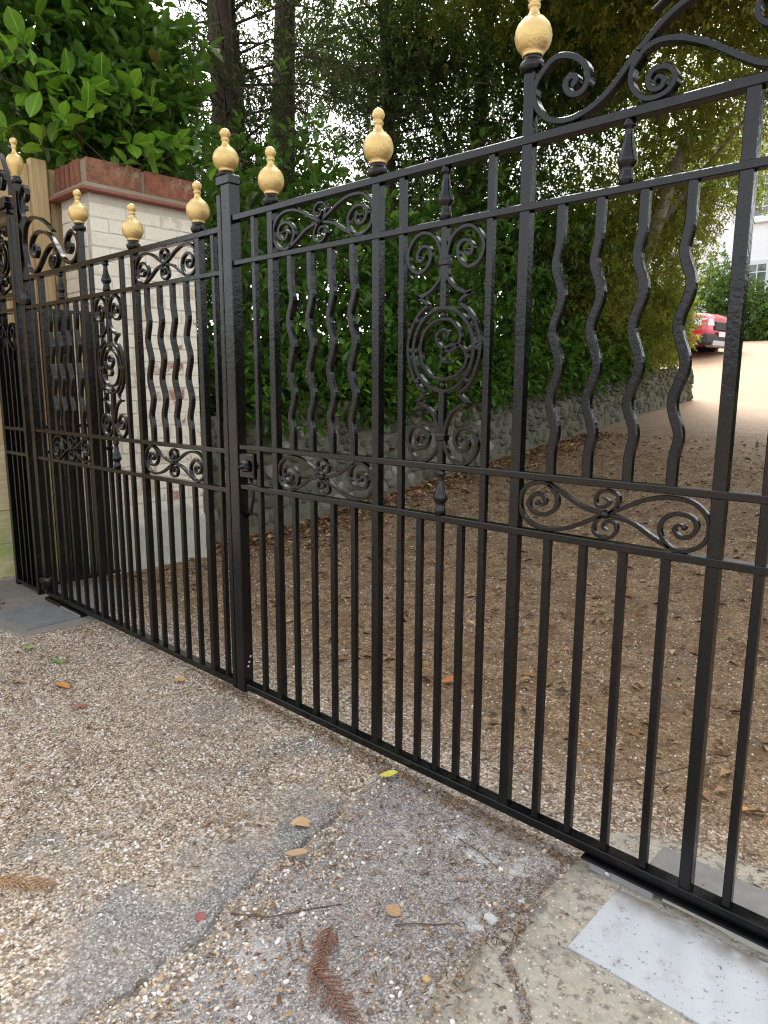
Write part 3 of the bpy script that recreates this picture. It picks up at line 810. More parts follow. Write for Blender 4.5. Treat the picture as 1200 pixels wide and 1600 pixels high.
yk = lambda c: ~((c[:, 2] < gz(c[:, 1]) + 1.0) & (c[:, 0] > -2.5)) & ~((c[:, 2] < 4.9 + .25 * RNG.normal(size=len(c))) & (c[:, 0] > -1.95 - .28 * (c[:, 2] < gz(c[:, 1]) + 2.4) - .337 * (c[:, 1] - 11) + .15 * RNG.normal(size=len(c))))
ok = lambda c: (c[:, 2] > 5.35 + .2 * RNG.normal(size=len(c)))
broad_tree('yew_tree', (-3.9, 11.2, 1.9), 'olive fine leaved tree with a pale leaning limb at the far end of the wall', 'tree', LEAF_YEW, BARK_PALE,
           [(-3.5, 10.2, 4.0, 1.2, 1.4, 1.3, 3.4), (-3.0, 11.6, 4.6, 1.5, 1.5, 1.2, 3.4), (-3.4, 12.4, 3.1, 1.2, 1.3, .9, 3), (-3.1, 13.0, 2.6, .8, .9, .7, 1.6), (-2.4, 10.8, 5.9, 1.6, 1.7, 1.0, 3), (-3.3, 9.2, 2.9, .9, 1.1, .9, 2.4), (-3.2, 11, 2.3, .8, 1.8, .6, 2.6), (-2.2, 12.8, 4.9, 1.3, 1.3, 1.1, 2.4), (-1.0, 11.4, 6.6, 1.6, 1.8, .9, 2.6), (-3.6, 9.5, 6.6, 1.4, 1.5, 1.1, 2.4), (-4.6, 11.5, 3.6, 1.2, 1.8, 1.6, 2)],
           ([(-3.9, 11.2, 1.6), (-3.4, 11.0, 2.6), (-2.75, 10.7, 3.9), (-2.2, 10.5, 5.4)], [.16, .14, .12, .07]), 19000, 8, .074, .48, .8, keep=yk,
           limbs=[([(-3.3, 11.0, 2.7), (-3.6, 10.4, 3.6), (-3.7, 9.9, 4.6)], [.06, .04, .02]), ([(-2.6, 10.7, 4.2), (-2.0, 11.2, 5.2), (-1.2, 11.5, 6.3)], [.06, .04, .02])])

# the broad crown that hangs over the drive
broad_tree('overhanging_tree', (-6.2, 7.0, 1.6), 'tall tree whose olive crown hangs over the drive above the gate', 'tree', LEAF_YEW, BARK_DARK,
           [(-1.6, 8.2, 6.5, 1.9, 1.8, .9, 3), (.2, 9.2, 6.6, 1.8, 1.8, .9, 3), (-3.2, 7.0, 7.0, 1.8, 1.8, .9, 2), (1.8, 9.8, 6.9, 1.5, 1.8, .9, 2), (-1.2, 6.2, 6.7, 1.6, 1.5, .7, 2), (-4.5, 5.0, 7.6, 2.0, 2.0, .8, 1.6), (-2.4, 4.0, 7.0, 1.8, 1.6, .7, 1.6), (-.2, 4.6, 7.4, 1.6, 1.5, .7, 1.4), (-1.0, 10.2, 8.0, 2.4, 2.0, 1.0, 2.6), (-3.0, 9.0, 8.6, 2.4, 2.0, 1.0, 2)],
           ([(-6.6, 5.6, 1.2), (-6.55, 5.7, 4.0), (-6.75, 5.95, 6.6), (-6.6, 6.0, 9.2)], [.24, .19, .17, .12]), 17500, 8, .082, .48, .9, keep=ok,
           limbs=[([(-6.7, 5.95, 7.2), (-5.0, 6.9, 8.6), (-3.0, 7.8, 8.6), (-1.6, 8.2, 7.9), (.2, 9.0, 7.4)], [.12, .10, .08, .05, .02]), ([(-6.6, 5.9, 7.6), (-4.6, 5.4, 8.3), (-1.8, 4.6, 8.0)], [.09, .06, .02])])

# trees farther back that close the gaps between the trunks
broad_tree('background_tree', (-10.5, 8.5, 1.7), 'hazy brown green tree far behind the conifer trunks', 'tree', NEEDLE, BARK_DARK,
           [(-10.5, 8.5, 5.0, 2.4, 2.4, 2.0, 3), (-10.0, 9.5, 8.5, 2.4, 2.6, 2.0, 2), (-11.5, 6.2, 6.6, 2.0, 2.2, 2.0, 2), (-9.2, 10.8, 5.0, 1.8, 2.0, 1.8, 2), (-8.4, 10.6, 8.2, 1.8, 2.0, 1.6, 2.4), (-9.6, 7.4, 10.2, 2.2, 2.4, 1.4, 2)],
           ([(-10.5, 8.5, 1.4), (-10.4, 8.5, 5), (-10.2, 8.7, 9)], [.2, .15, .06]), 7500, 7, .12, .34, .95)

# unseen hedge and tree, added to darken the drive and the bars' side reflections
def near_side():
    t = empty('unseen_dark_hedge', (4.3, 4, 0), 'unseen dark hedge added to darken the drive and the reflections in the near gate leaf', 'hedge')
    bl = [(4.3, y, .9 + .1 * y, .9, .9, 1.3, 1) for y in np.arange(2.8, 11, .9)]
    o, c, ow = crown_from(t, 'foliage', LEAF_DARK, bl, 4200, 6, .14, .45, False, 1.0, .5); o['kind'] = 'stuff'
    mb = MB()
    for y in np.arange(1.2, 11, .9): mb.tube([(0, y - 4, 0), (.1, y - 4, 1.2), (-.1, y - 3.9, 2.4)], [.06, .05, .02], 6)
    k = mb.build('stem', BARK_DARK, t); k['kind'] = 'stuff'
near_side()
broad_tree('unseen_shade_tree', (4.8, 5.5, 0), 'unseen dark tree added to shade the drive from its open side', 'tree', LEAF_DARK, BARK_DARK,  # out of view, added for its shade and dark reflection
           [(4.2, 6.4, 5.6, 1.9, 2.2, 1.6, 3), (3.8, 6.4, 7.2, 2.0, 2.2, 1.2, 2.4), (5.0, 9, 5.6, 2, 2.4, 1.8, 2)],
           ([(4.8, 5.5, -.1), (4.7, 5.5, 2.5), (4.5, 5.4, 4.5), (4.2, 5.3, 6.8)], [.3, .24, .18, .06]), 4200, 7, .12, .45, .8)

def far_shrub(loc, r, label, seed, n=900):
    t = empty('garden_shrub', loc, label, 'shrub', 'rounded shrubs in front of the house')
    o, c, ow = crown_from(t, 'foliage', LEAF_FAR, [(loc[0], loc[1], loc[2] + r[2] * .55, r[0], r[1], r[2], 1), (loc[0] + r[0] * .4, loc[1] - r[1] * .3, loc[2] + r[2] * .35, r[0] * .7, r[1] * .7, r[2] * .6, .6)], n, 7, .16, .5, False, 1.0, .4)
    o['kind'] = 'stuff'
    tb = MB(); tb.tube([(0, 0, -.1), (.05, 0, r[2] * .5)], [.08, .04], 8); tb.build('stem', BARK_DARK, t)
far_shrub((-8.3, 30.6, float(gz(30.6))), (1.15, 1.1, 2.2), 'tall rounded light green shrub behind the red car', 1, 1500)
far_shrub((-6.3, 30.4, float(gz(30.4))), (1.3, 1.0, 1.35), 'low light green shrub under the house window', 2, 1300)
far_shrub((-4.2, 30.6, float(gz(30.6))), (1.3, 1.0, 1.2), 'low spreading shrub at the house wall farthest from the red car', 3, 1000)

# ------------------------------------------------------------------ flint wall
def rock_mesh(name, mat, seed, sub=2, amp=.22, flat=1.0):
    bm = bmesh.new(); bmesh.ops.create_icosphere(bm, subdivisions=sub, radius=.5)
    for v in bm.verts:
        n_ = mnoise.noise(v.co * 2.2 + Vector((seed * 3.7, seed, -seed)))
        n2 = mnoise.cell(v.co * 2.6 + Vector((seed, 2 * seed, 0)))
        v.co *= 1 + amp * n_ + .10 * (n2 - .5)
        v.co.x = max(-.40, min(.40, v.co.x)); v.co.z = max(-.42, min(.42, v.co.z)) * flat; v.co.y = max(-.43, min(.43, v.co.y))
    me = bpy.data.meshes.new(name); bm.to_mesh(me); bm.free(); me.materials.append(mat); return me
ROCKS = [rock_mesh('stone', STONE, s, 1 if s > 12 else 2) for s in range(18)]

def flint_wall():
    w = empty('flint_wall', (-2.9, 1.45, 0), 'low grey flint rubble retaining wall along the edge of the drive', 'wall')
    ys = np.arange(1.45, 13.61, .2); rows = []
    for y in ys:
        zt = float(wall_top(y)); zb = float(gz(y)) - .2
        rows.append([(-2.93, y, zb), (-2.95, y, (zb + zt) / 2), (-2.97, y, zt - .05), (-3.02, y, zt - .02), (-3.3, y, zt - .04), (-3.3, y, zb)])
    V = np.array(rows); 
    V[..., 0] += np.array([mnoise.noise((0, b * 3, c * 3)) for b, c in zip(V[..., 1].ravel(), V[..., 2].ravel())]).reshape(V.shape[:2]) * .02
    k = 6; V = V.reshape(-1, 3) - np.array([-2.9, 1.45, 0]); idx = np.arange(len(V)).reshape(len(ys), k)
    Fq = np.stack([idx[:-1, :-1], idx[1:, :-1], idx[1:, 1:], idx[:-1, 1:]], -1).reshape(-1, 4)
    caps = np.array([[idx[0, 0], idx[0, 1], idx[0, 4], idx[0, 5]], [idx[0, 1], idx[0, 2], idx[0, 3], idx[0, 4]], [idx[-1, 5], idx[-1, 4], idx[-1, 1], idx[-1, 0]], [idx[-1, 4], idx[-1, 3], idx[-1, 2], idx[-1, 1]]])
    link('core', np_mesh('core', V, np.concatenate([Fq, caps]), MORTARG, True), w)
    P = []
    y = 1.5
    z_rows = {}
    # coursed-random rubble: irregular rows
    zc = .04; row = 0
    while zc < 1.95:
        h = random.uniform(.085, .15); y = 1.45 + random.uniform(0, .1)
        while y < 13.6:
            l = random.uniform(.09, .22) * (1 + .02 * y); g = float(gz(y)); zt = float(wall_top(y))
            z = zc + g * (1 - zc / 2.2) + random.uniform(-.025, .025)
            if z + h * .4 < zt and z > g - .05:
                P.append((y + l / 2, z + h / 2, l, h))
            y += l * random.uniform(.92, 1.12)
        zc += h * .93; row += 1
    # the end face by the house drive
    for i in range(14): P.append((13.62, float(gz(13.6)) + random.uniform(.05, .65), .16, .13))
    P.sort(key=lambda q: q[0])
    o0 = np.array([-2.9, 1.45, 0])
    stuff = MB()
    for i, (yy, z, l, h) in enumerate(P):
        me = ROCKS[random.randrange(12)] if i < 300 else ROCKS[12 + random.randrange(6)]
        loc = Vector((-2.985 + random.uniform(-.022, .02), yy, z)) - Vector(o0)
        rot = (random.uniform(-.35, .35), random.uniform(-.25, .25), random.uniform(-.3, .3)); sc = (random.uniform(.13, .2), l * 1.12, h * 1.18)
        if i < 298: link('stone', me, w, loc, rot, sc)
        else:
            M = Matrix.LocRotScale(loc, __import__('mathutils').Euler(rot), Vector(sc))
            stuff.add([M @ v.co for v in me.vertices], [list(p.vertices) for p in me.polygons])
    s = stuff.build('rubble', STONE, w); s['kind'] = 'stuff'
flint_wall()

# ------------------------------------------------------------------ brick pier
def brick_mesh(name, l, d, h, mat, seed):
    bm = bmesh.new(); bmesh.ops.create_cube(bm, size=1)
    for v in bm.verts: v.co = Vector((v.co.x * l, v.co.y * d, v.co.z * h))
    bmesh.ops.bevel(bm, geom=bm.edges[:], offset=.004, segments=1, affect='EDGES')
    rs = random.Random(seed)
    for v in bm.verts: v.co += Vector((rs.uniform(-.0025, .0025), rs.uniform(-.0025, .0025), rs.uniform(-.0025, .0025)))
    me = bpy.data.meshes.new(name); bm.to_mesh(me); bm.free(); me.materials.append(mat); return me
def brick_pier():
    X0, X1, Y0, Y1, ZT = -2.95, -2.5, .62, 1.46, 2.78
    o0 = Vector((X0, Y0, 0))
    t = empty('brick_pier', o0, 'cream painted square brick gate pier with a red brick coping', 'pier')
    MB().box(.0032, X1 - X0 - .0032, .0032, Y1 - Y0 - .0032, -.1, ZT).build('core', MORTAR, t)
    ch = .1; nrow = 27; L = .28
    rm = [brick_mesh('brick', L - .008, .05, ch - .008, BRICKP, s) for s in range(4)]
    hm = [brick_mesh('brick', L / 2 - .008, .05, ch - .008, BRICKP, s) for s in range(3)]
    W, D = X1 - X0, Y1 - Y0
    def run(total, row, put):
        u = 0; first = row % 2
        while u < total - .02:
            l = L / 2 if (first and u == 0) else L
            if u + l > total - .06: l = total - u
            put(u, l); u += l
    for r in range(nrow):
        z = r * ch + ch / 2 + .02
        def put_right(u, l):
            me = rm[random.randrange(4)] if l > .2 else hm[random.randrange(3)]
            base = L if l > .2 else L / 2
            link('brick', me, t, (W - .0255 + random.uniform(.0, .004), u + l / 2, z + random.uniform(-.003, .003)), (random.uniform(-.012, .012), 0, R(90)), (l / base, 1, 1))
        def put_front(u, l):
            me = rm[random.randrange(4)] if l > .2 else hm[random.randrange(3)]
            base = L if l > .2 else L / 2
            link('brick', me, t, (u + l / 2 + .0005, .0255 - random.uniform(0, .004), z), (0, 0, 0), (l / base * .998, 1, 1))
        run(D, r, put_right)
        run(W - .052, r + 1, put_front)
    # rough render skirt over the lowest courses
    sk = []; nx, nz = 26, 14
    def skirt(path, name):
        pts = []
        for i in range(nx + 1):
            for j in range(nz + 1):
                f = i / nx; zz = -.06 + (.50 + .07 * math.sin(f * 9 + path[0][0] * 3)) * j / nz
                p = Vector(path[0]).lerp(Vector(path[1]), f); nrm = Vector(path[2])
                off = .016 + .012 * mnoise.noise((p.x * 9, p.y * 9, zz * 9)) - (.03 if j == nz else 0)
                pts.append((p.x + nrm.x * off, p.y + nrm.y * off, zz))
        fs = [(i * (nz + 1) + j, (i + 1) * (nz + 1) + j, (i + 1) * (nz + 1) + j + 1, i * (nz + 1) + j + 1) for i in range(nx) for j in range(nz)]
        return MB().add(pts, fs, True).build(name, RENDERC, t)
    skirt([(W, -.016, 0), (W, D, 0), (1, 0, 0)], 'render_skirt'); skirt([(0, 0, 0), (W + .016, 0, 0), (0, -1, 0)], 'render_skirt')
    # creasing tiles, then brick coping
    tl = MB(); tl.box(-.075, W + .075, -.075, D + .075, ZT + .001, ZT + .022, .004); tl.build('creasing_tile', TILE, t)
    fl = MB(); v = [(-.07, -.07, ZT + .024), (W + .07, -.07, ZT + .024), (W + .07, D + .07, ZT + .024), (-.07, D + .07, ZT + .024), (-.03, -.03, ZT + .062), (W + .03, -.03, ZT + .062), (W + .03, D + .03, ZT + .062), (-.03, D + .03, ZT + .062)]
    fl.add(v, [(0, 1, 5, 4), (1, 2, 6, 5), (2, 3, 7, 6), (3, 0, 4, 7), (0, 3, 2, 1), (4, 5, 6, 7)]); fl.build('mortar_fillet', COPM, t)
    zc = ZT + .064; hh = .165
    MB().box(-.008, W + .008, -.008, D + .008, zc, zc + hh - .012).build('coping_mortar', COPM, t)
    n = 6; wv = (W + .04) / n
    cm = [brick_mesh('coping_brick', wv - .022, .22, hh, BRICKR, 20 + s) for s in range(3)]
    for i in range(n - 1):
        link('coping_brick', cm[i % 3], t, (-.02 + (i + .5) * wv, .09 + random.uniform(-.006, .004), zc + hh / 2 + random.uniform(-.003, .004)), (0, random.uniform(-.01, .01), 0))
    cl = [brick_mesh('coping_brick', (D + .04) / 2 - .03, .13, hh, BRICKR, 40 + s) for s in range(2)]
    for i in range(2):
        link('coping_brick', cl[i], t, (W - .045, -.02 + (i + .5) * (D + .04) / 2, zc + hh / 2), (random.uniform(-.01, .01), 0, R(90)))
    cl2 = brick_mesh('coping_brick', (D - .2) / 2 - .012, .13, hh, BRICKR, 50)
    for i in range(2): link('coping_brick', cl2, t, (.05, .21 + (i + .5) * (D - .2) / 2, zc + hh / 2), (0, 0, R(90)))
brick_pier()

# ------------------------------------------------------------------ timber fence
def fence():
    t = empty('timber_fence', (-3.02, -1.6, 0), 'new pale timber board fence beside the iron pillar, green with algae at its foot', 'fence')
    y = 0.0
    for i, z in enumerate((.0, .253)):
        for k in range(3):
            b = MB(); b.box(-.045, 0, k * 1.1 + .004, k * 1.1 + 1.096, z + .003 - (.08 if i == 0 else 0), z + .249, .004); b.build('gravel_board', WOODH, t)
    b = MB(); b.box(-.045, 0, .004, 3.5, .506, .99, .004); b.build('gravel_board', WOODH, t)
    w = .145
    for i in range(18):
        o = MB().box(-.034, -.006 + (.006 if i % 2 else 0), i * w + .002, i * w + w - .002, .994, 3.02 + random.uniform(-.01, .01), .003).build('board', WOODV, t)
    MB().box(-.02, .05, 2.03, 2.145, -.05, 3.06, .004).build('post', WOODV, t)
    MB().box(-.06, -.037, 0, 2.6, 2.7, 2.79, .003).build('rail', WOODH, t)
fence()

# ------------------------------------------------------------------ iron gates
T16 = .0225; P30 = .033
ZR = dict(U1=2.139, U2=1.957, M1=1.186, M2=1.012, B=.074)
HGT = dict(U1=.025, U2=.021, M1=.021, M2=.022, B=.030)

FIN_BASE = [(.001, 0), (.026, 0), (.030, .006), (.033, .014), (.031, .024), (.024, .030), (.022, .036), (.025, .040), (.001, .041)]
def fin_gold(tall=False):
    if tall:
        return [(.001, 0), (.022, .0), (.024, .006), (.030, .022), (.040, .045), (.047, .075), (.048, .095), (.043, .112), (.036, .120), (.034, .124), (.022, .130), (.013, .145), (.011, .158), (.015, .168), (.017, .173), (.012, .178), (.016, .186), (.021, .196), (.022, .205), (.019, .216), (.011, .224), (.001, .227)]
    return [(.001, 0), (.027, 0), (.028, .004), (.0265, .008), (.034, .014), (.042, .024), (.0475, .038), (.0492, .052), (.0475, .066), (.042, .080), (.034, .090), (.0285, .0935), (.028, .097), (.021, .100), (.015, .108), (.0125, .117), (.0125, .123), (.0165, .126), (.0165, .131), (.0115, .134), (.0145, .139), (.0195, .148), (.0205, .157), (.017, .167), (.009, .174), (.001, .176)]
FB_ME = MB().lathe(FIN_BASE, seg=20).mesh('finial_base', IRON)
FG_ME = MB().lathe(fin_gold(), seg=24).mesh('finial', GOLD)
FT_ME = MB().lathe(fin_gold(True), seg=24).mesh('finial', GOLD)
BAL = [(.001, 0), (.020, 0), (.020, .022), (.017, .026), (.018, .032), (.015, .036), (.020, .043), (.0265, .052), (.027, .060), (.022, .074), (.016, .092), (.0125, .112), (.011, .128), (.012, .132), (.018, .135), (.019, .140), (.016, .146), (.017, .151), (.001, .1515)]
BAL_ME = MB().lathe(BAL, seg=18).mesh('baluster', IRON)

M_STRAND = [(0, 0), (.054, .026), (.103, .05), (.162, .066), (.226, .063), (.267, .036), (.281, .000), (.269, -.045), (.225, -.070), (.184, -.066), (.154, -.030), (.161, .005), (.195, .026), (.235, .021), (.250, -.003), (.235, -.030), (.206, -.034), (.192, -.016), (.203, -.002), (.218, -.008)]
M_STRAND2 = [(0, 0), (.037, -.005), (.082, -.016), (.134, -.045), (.184, -.068)]
M_SMALL = [(0, 0), (.022, .015), (.035, .039), (.029, .060), (-.006, .068), (-.031, .050), (-.030, .024), (-.008, .018), (.008, .034), (-.006, .046)]

def strap(mb, pts, hw=.0052, y0=.008, y1=.026, sub=6, tap=True, sm=2, cb=.0016):
    Q = crom(pts, sub, sm); n = len(Q)
    tp = np.ones(n)
    if tap:
        k = max(3, n // 6); tp[-k:] = np.linspace(1, .55, k)
    mb.prof(Q, hw, y0, y1, cb, tp, smooth=False)
    return Q

def motif(parent, cx, cz, sx, mirror='rot', flip=1, name='scroll'):
    """flat double scroll between two posts; each strand a part"""
    def put(pts):
        return [(cx + flip * a * sx, cz + b) for a, b in pts]
    rot = lambda p: [(-a, -b) for a, b in p]; mx = lambda p: [(-a, b) for a, b in p]
    other = rot if mirror == 'rot' else mx
    for f in (lambda p: p, other):
        mb = MB(); strap(mb, put(f(M_STRAND)), (.0060)); e = put(f(M_STRAND))[-1]; mb.lathe([(.001, -.011), (.007, -.009), (.0085, 0), (.007, .009), (.001, .011)], seg=8); 
        nv = len([0]) ; 
        vs = mb.v[-5 * 8:]; mb.v[-5 * 8:] = [(e[0] + q[0], .016 + q[2], e[1] + q[1]) for q in vs]
        mb.build(name, IRON, parent)
        mb = MB(); strap(mb, put(f(M_STRAND2)), (.0060), tap=False); mb.build(name, IRON, parent)
    for f in (lambda p: p, rot):
        mb = MB(); strap(mb, put(f(M_SMALL)), .0048); mb.build(name, IRON, parent)
    mb = MB(); mb.lathe([(.001, -.016), (.010, -.013), (.013, -.004), (.013, .006), (.009, .014), (.001, .016)], seg=12)
    mb.v = [(cx + q[0], .012 + q[2], cz + q[1]) for q in mb.v]; mb.build('collar', IRON, parent)

# centre panel ornament, right half, measured from the oval's centre
O_UP = [(.011, .235), (.012, .262), (.014, .285), (.034, .328), (.072, .350), (.114, .348), (.150, .316), (.160, .276), (.139, .240), (.098, .230), (.064, .255), (.057, .285), (.070, .307), (.096, .309), (.117, .287), (.108, .265), (.089, .270), (.084, .284)]
O_FOOT = [(.011, .235), (.018, .202), (.053, .170), (.098, .152), (.116, .155)]
O_NOTCH = [(.116, .155), (.098, .146), (.080, .136), (.066, .124)]
O_ARC = [(.066, .124), (.102, .102), (.134, .062), (.153, .014), (.156, -.018), (.151, -.052), (.126, -.112), (.104, -.138), (.072, -.158)]
O_NOTCH2 = [(.072, -.158), (.088, -.172), (.102, -.182), (.118, -.192)]
O_LFOOT = [(.118, -.192), (.087, -.195), (.043, -.221), (.018, -.265), (.012, -.305)]
O_LOW = [(.012, -.295), (.014, -.322), (.024, -.349), (.050, -.376), (.094, -.388), (.136, -.364), (.153, -.318), (.135, -.280), (.096, -.268), (.063, -.290), (.060, -.321), (.086, -.345), (.112, -.333), (.113, -.308), (.092, -.300), (.080, -.315)]
H1 = [(-.002, -.115), (-.050, -.104), (-.088, -.062), (-.098, -.018), (-.085, .034), (-.045, .068), (0, .078), (.045, .066), (.074, .030), (.070, .000), (.048, -.020), (.012, -.022), (-.022, .002), (-.027, .026), (-.004, .044), (.024, .036), (.020, .018), (.008, .016)]
H2 = [(-.002, -.115), (.050, -.106), (.090, -.078), (.102, -.046), (.084, -.014), (.040, -.004), (.004, -.020), (-.006, -.036), (-.002, -.052), (.018, -.060), (.040, -.056)]
def ornament(parent, cx, cz, sx=1.0, flip=1):
    put = lambda p, s=1: [(cx + s * flip * a * sx, cz + b) for a, b in p]
    for s in (1, -1):
        for P, hw, tp in ((O_UP, .0060, True), (O_FOOT, .0060, False), (O_LOW, .0060, True), (O_LFOOT, .0060, False)):
            mb = MB(); strap(mb, put(P, s), hw, tap=tp); mb.build('scroll', IRON, parent)
        mb = MB(); strap(mb, put(O_ARC, s), (.0060), tap=False); strap(mb, put(O_NOTCH, s), (.0060), tap=False, sm=0); strap(mb, put(O_NOTCH2, s), (.0060), tap=False, sm=0); mb.build('outer_arc', IRON, parent)
    a = np.linspace(0, 2 * math.pi, 49)[:-1]
    mb = MB(); mb.prof(np.stack([cx + .130 * sx * np.cos(a), cz - .020 + .132 * np.sin(a)], 1), .0068, .007, .027, .002, closed=True); mb.build('ring', IRON, parent)
    for P in (H1, H2):
        mb = MB(); strap(mb, put(P), .0056); mb.build('inner_scroll', IRON, parent)
    for (bx, bz) in ((-.112, .076), (0, .090), (.108, .076), (-.143, -.020), (-.114, -.020), (.143, -.018), (.116, -.020), (-.114, -.122), (0, -.133), (.106, -.119)):
        mb = MB(); mb.lathe([(.001, -.0125), (.007, -.0105), (.0115, -.005), (.0125, 0), (.0115, .005), (.007, .0105), (.001, .0125)], seg=12)
        mb.build('bead', IRON, parent, loc=(cx + flip * bx * sx, .017, cz + bz))
    for dz in (.253, -.303):
        MB().box(cx - .019, cx + .019, .001, .034, cz + dz - .011, cz + dz + .011, .003).build('collar', IRON, parent)

def vbar(parent, x, z0, z1, w=T16, y0=.006, d=None, name='bar', c=.0022):
    d = d or w
    mb = MB(); mb.prof([(x, z0), (x, z1)], w / 2, y0, y0 + d, c); return mb.build(name, IRON, parent)
def wavy(parent, x, z0, z1, sgn):
    zs = np.linspace(z0, z1, 60); f = (zs - (z1 - .10)) / (z0 + .07 - (z1 - .10))
    off = np.where((f > 0) & (f < 1), np.sin(np.clip(f, 0, 1) * 2 * math.pi * 3), 0) * .0145 * sgn
    env = np.clip(np.minimum(f, 1 - f) * 10, 0, 1); off = off * env
    off = np.convolve(np.pad(off, 2, 'edge'), [.15, .22, .26, .22, .15], 'valid')
    mb = MB(); mb.prof(np.stack([x + off, zs], 1), T16 / 2 + .0016, .003, .027, .0036); return mb.build('wavy_bar', IRON, parent)
def hrail(parent, x0, x1, ztop, h, y0=0.0, d=.036, name='rail'):
    mb = MB(); mb.box(min(x0, x1), max(x0, x1), y0, y0 + d, ztop - h, ztop, .0022); return mb.build(name, IRON if ztop > 1.5 else IRON_RAIL, parent)

ARCH_MAIN = [(1.606, 2.236), (1.616, 2.246), (1.607, 2.259), (1.592, 2.254), (1.588, 2.234), (1.602, 2.215), (1.628, 2.211), (1.646, 2.232), (1.640, 2.272), (1.606, 2.306), (1.552, 2.318), (1.504, 2.272), (1.499, 2.222), (1.540, 2.168), (1.610, 2.152), (1.690, 2.184), (1.752, 2.248), (1.828, 2.322), (1.897, 2.355), (1.975, 2.372), (2.060, 2.362), (2.112, 2.308), (2.098, 2.252), (2.050, 2.238), (2.022, 2.270), (2.040, 2.305), (2.068, 2.298), (2.066, 2.274)]
ARCH_2 = [(1.772, 2.270), (1.757, 2.224), (1.760, 2.188), (1.793, 2.152), (1.840, 2.152), (1.862, 2.180), (1.846, 2.211), (1.812, 2.214), (1.798, 2.192), (1.808, 2.170), (1.830, 2.168), (1.836, 2.186), (1.822, 2.196), (1.814, 2.186)]
ARCH_3 = [(1.768, 2.256), (1.806, 2.276), (1.856, 2.272), (1.925, 2.240), (2.000, 2.186), (2.052, 2.156), (2.100, 2.153), (2.170, 2.190), (2.200, 2.270), (2.205, 2.340), (2.180, 2.420), (2.110, 2.462), (2.000, 2.455), (1.890, 2.410), (1.800, 2.350)]
ARCH_4 = [(2.110, 2.462), (2.180, 2.480), (2.215, 2.540), (2.215, 2.610), (2.165, 2.660), (2.120, 2.640), (2.118, 2.590), (2.155, 2.570), (2.172, 2.600)]
ARCH_5 = [(1.970, 2.372), (1.974, 2.300), (2.000, 2.225), (2.040, 2.172)]

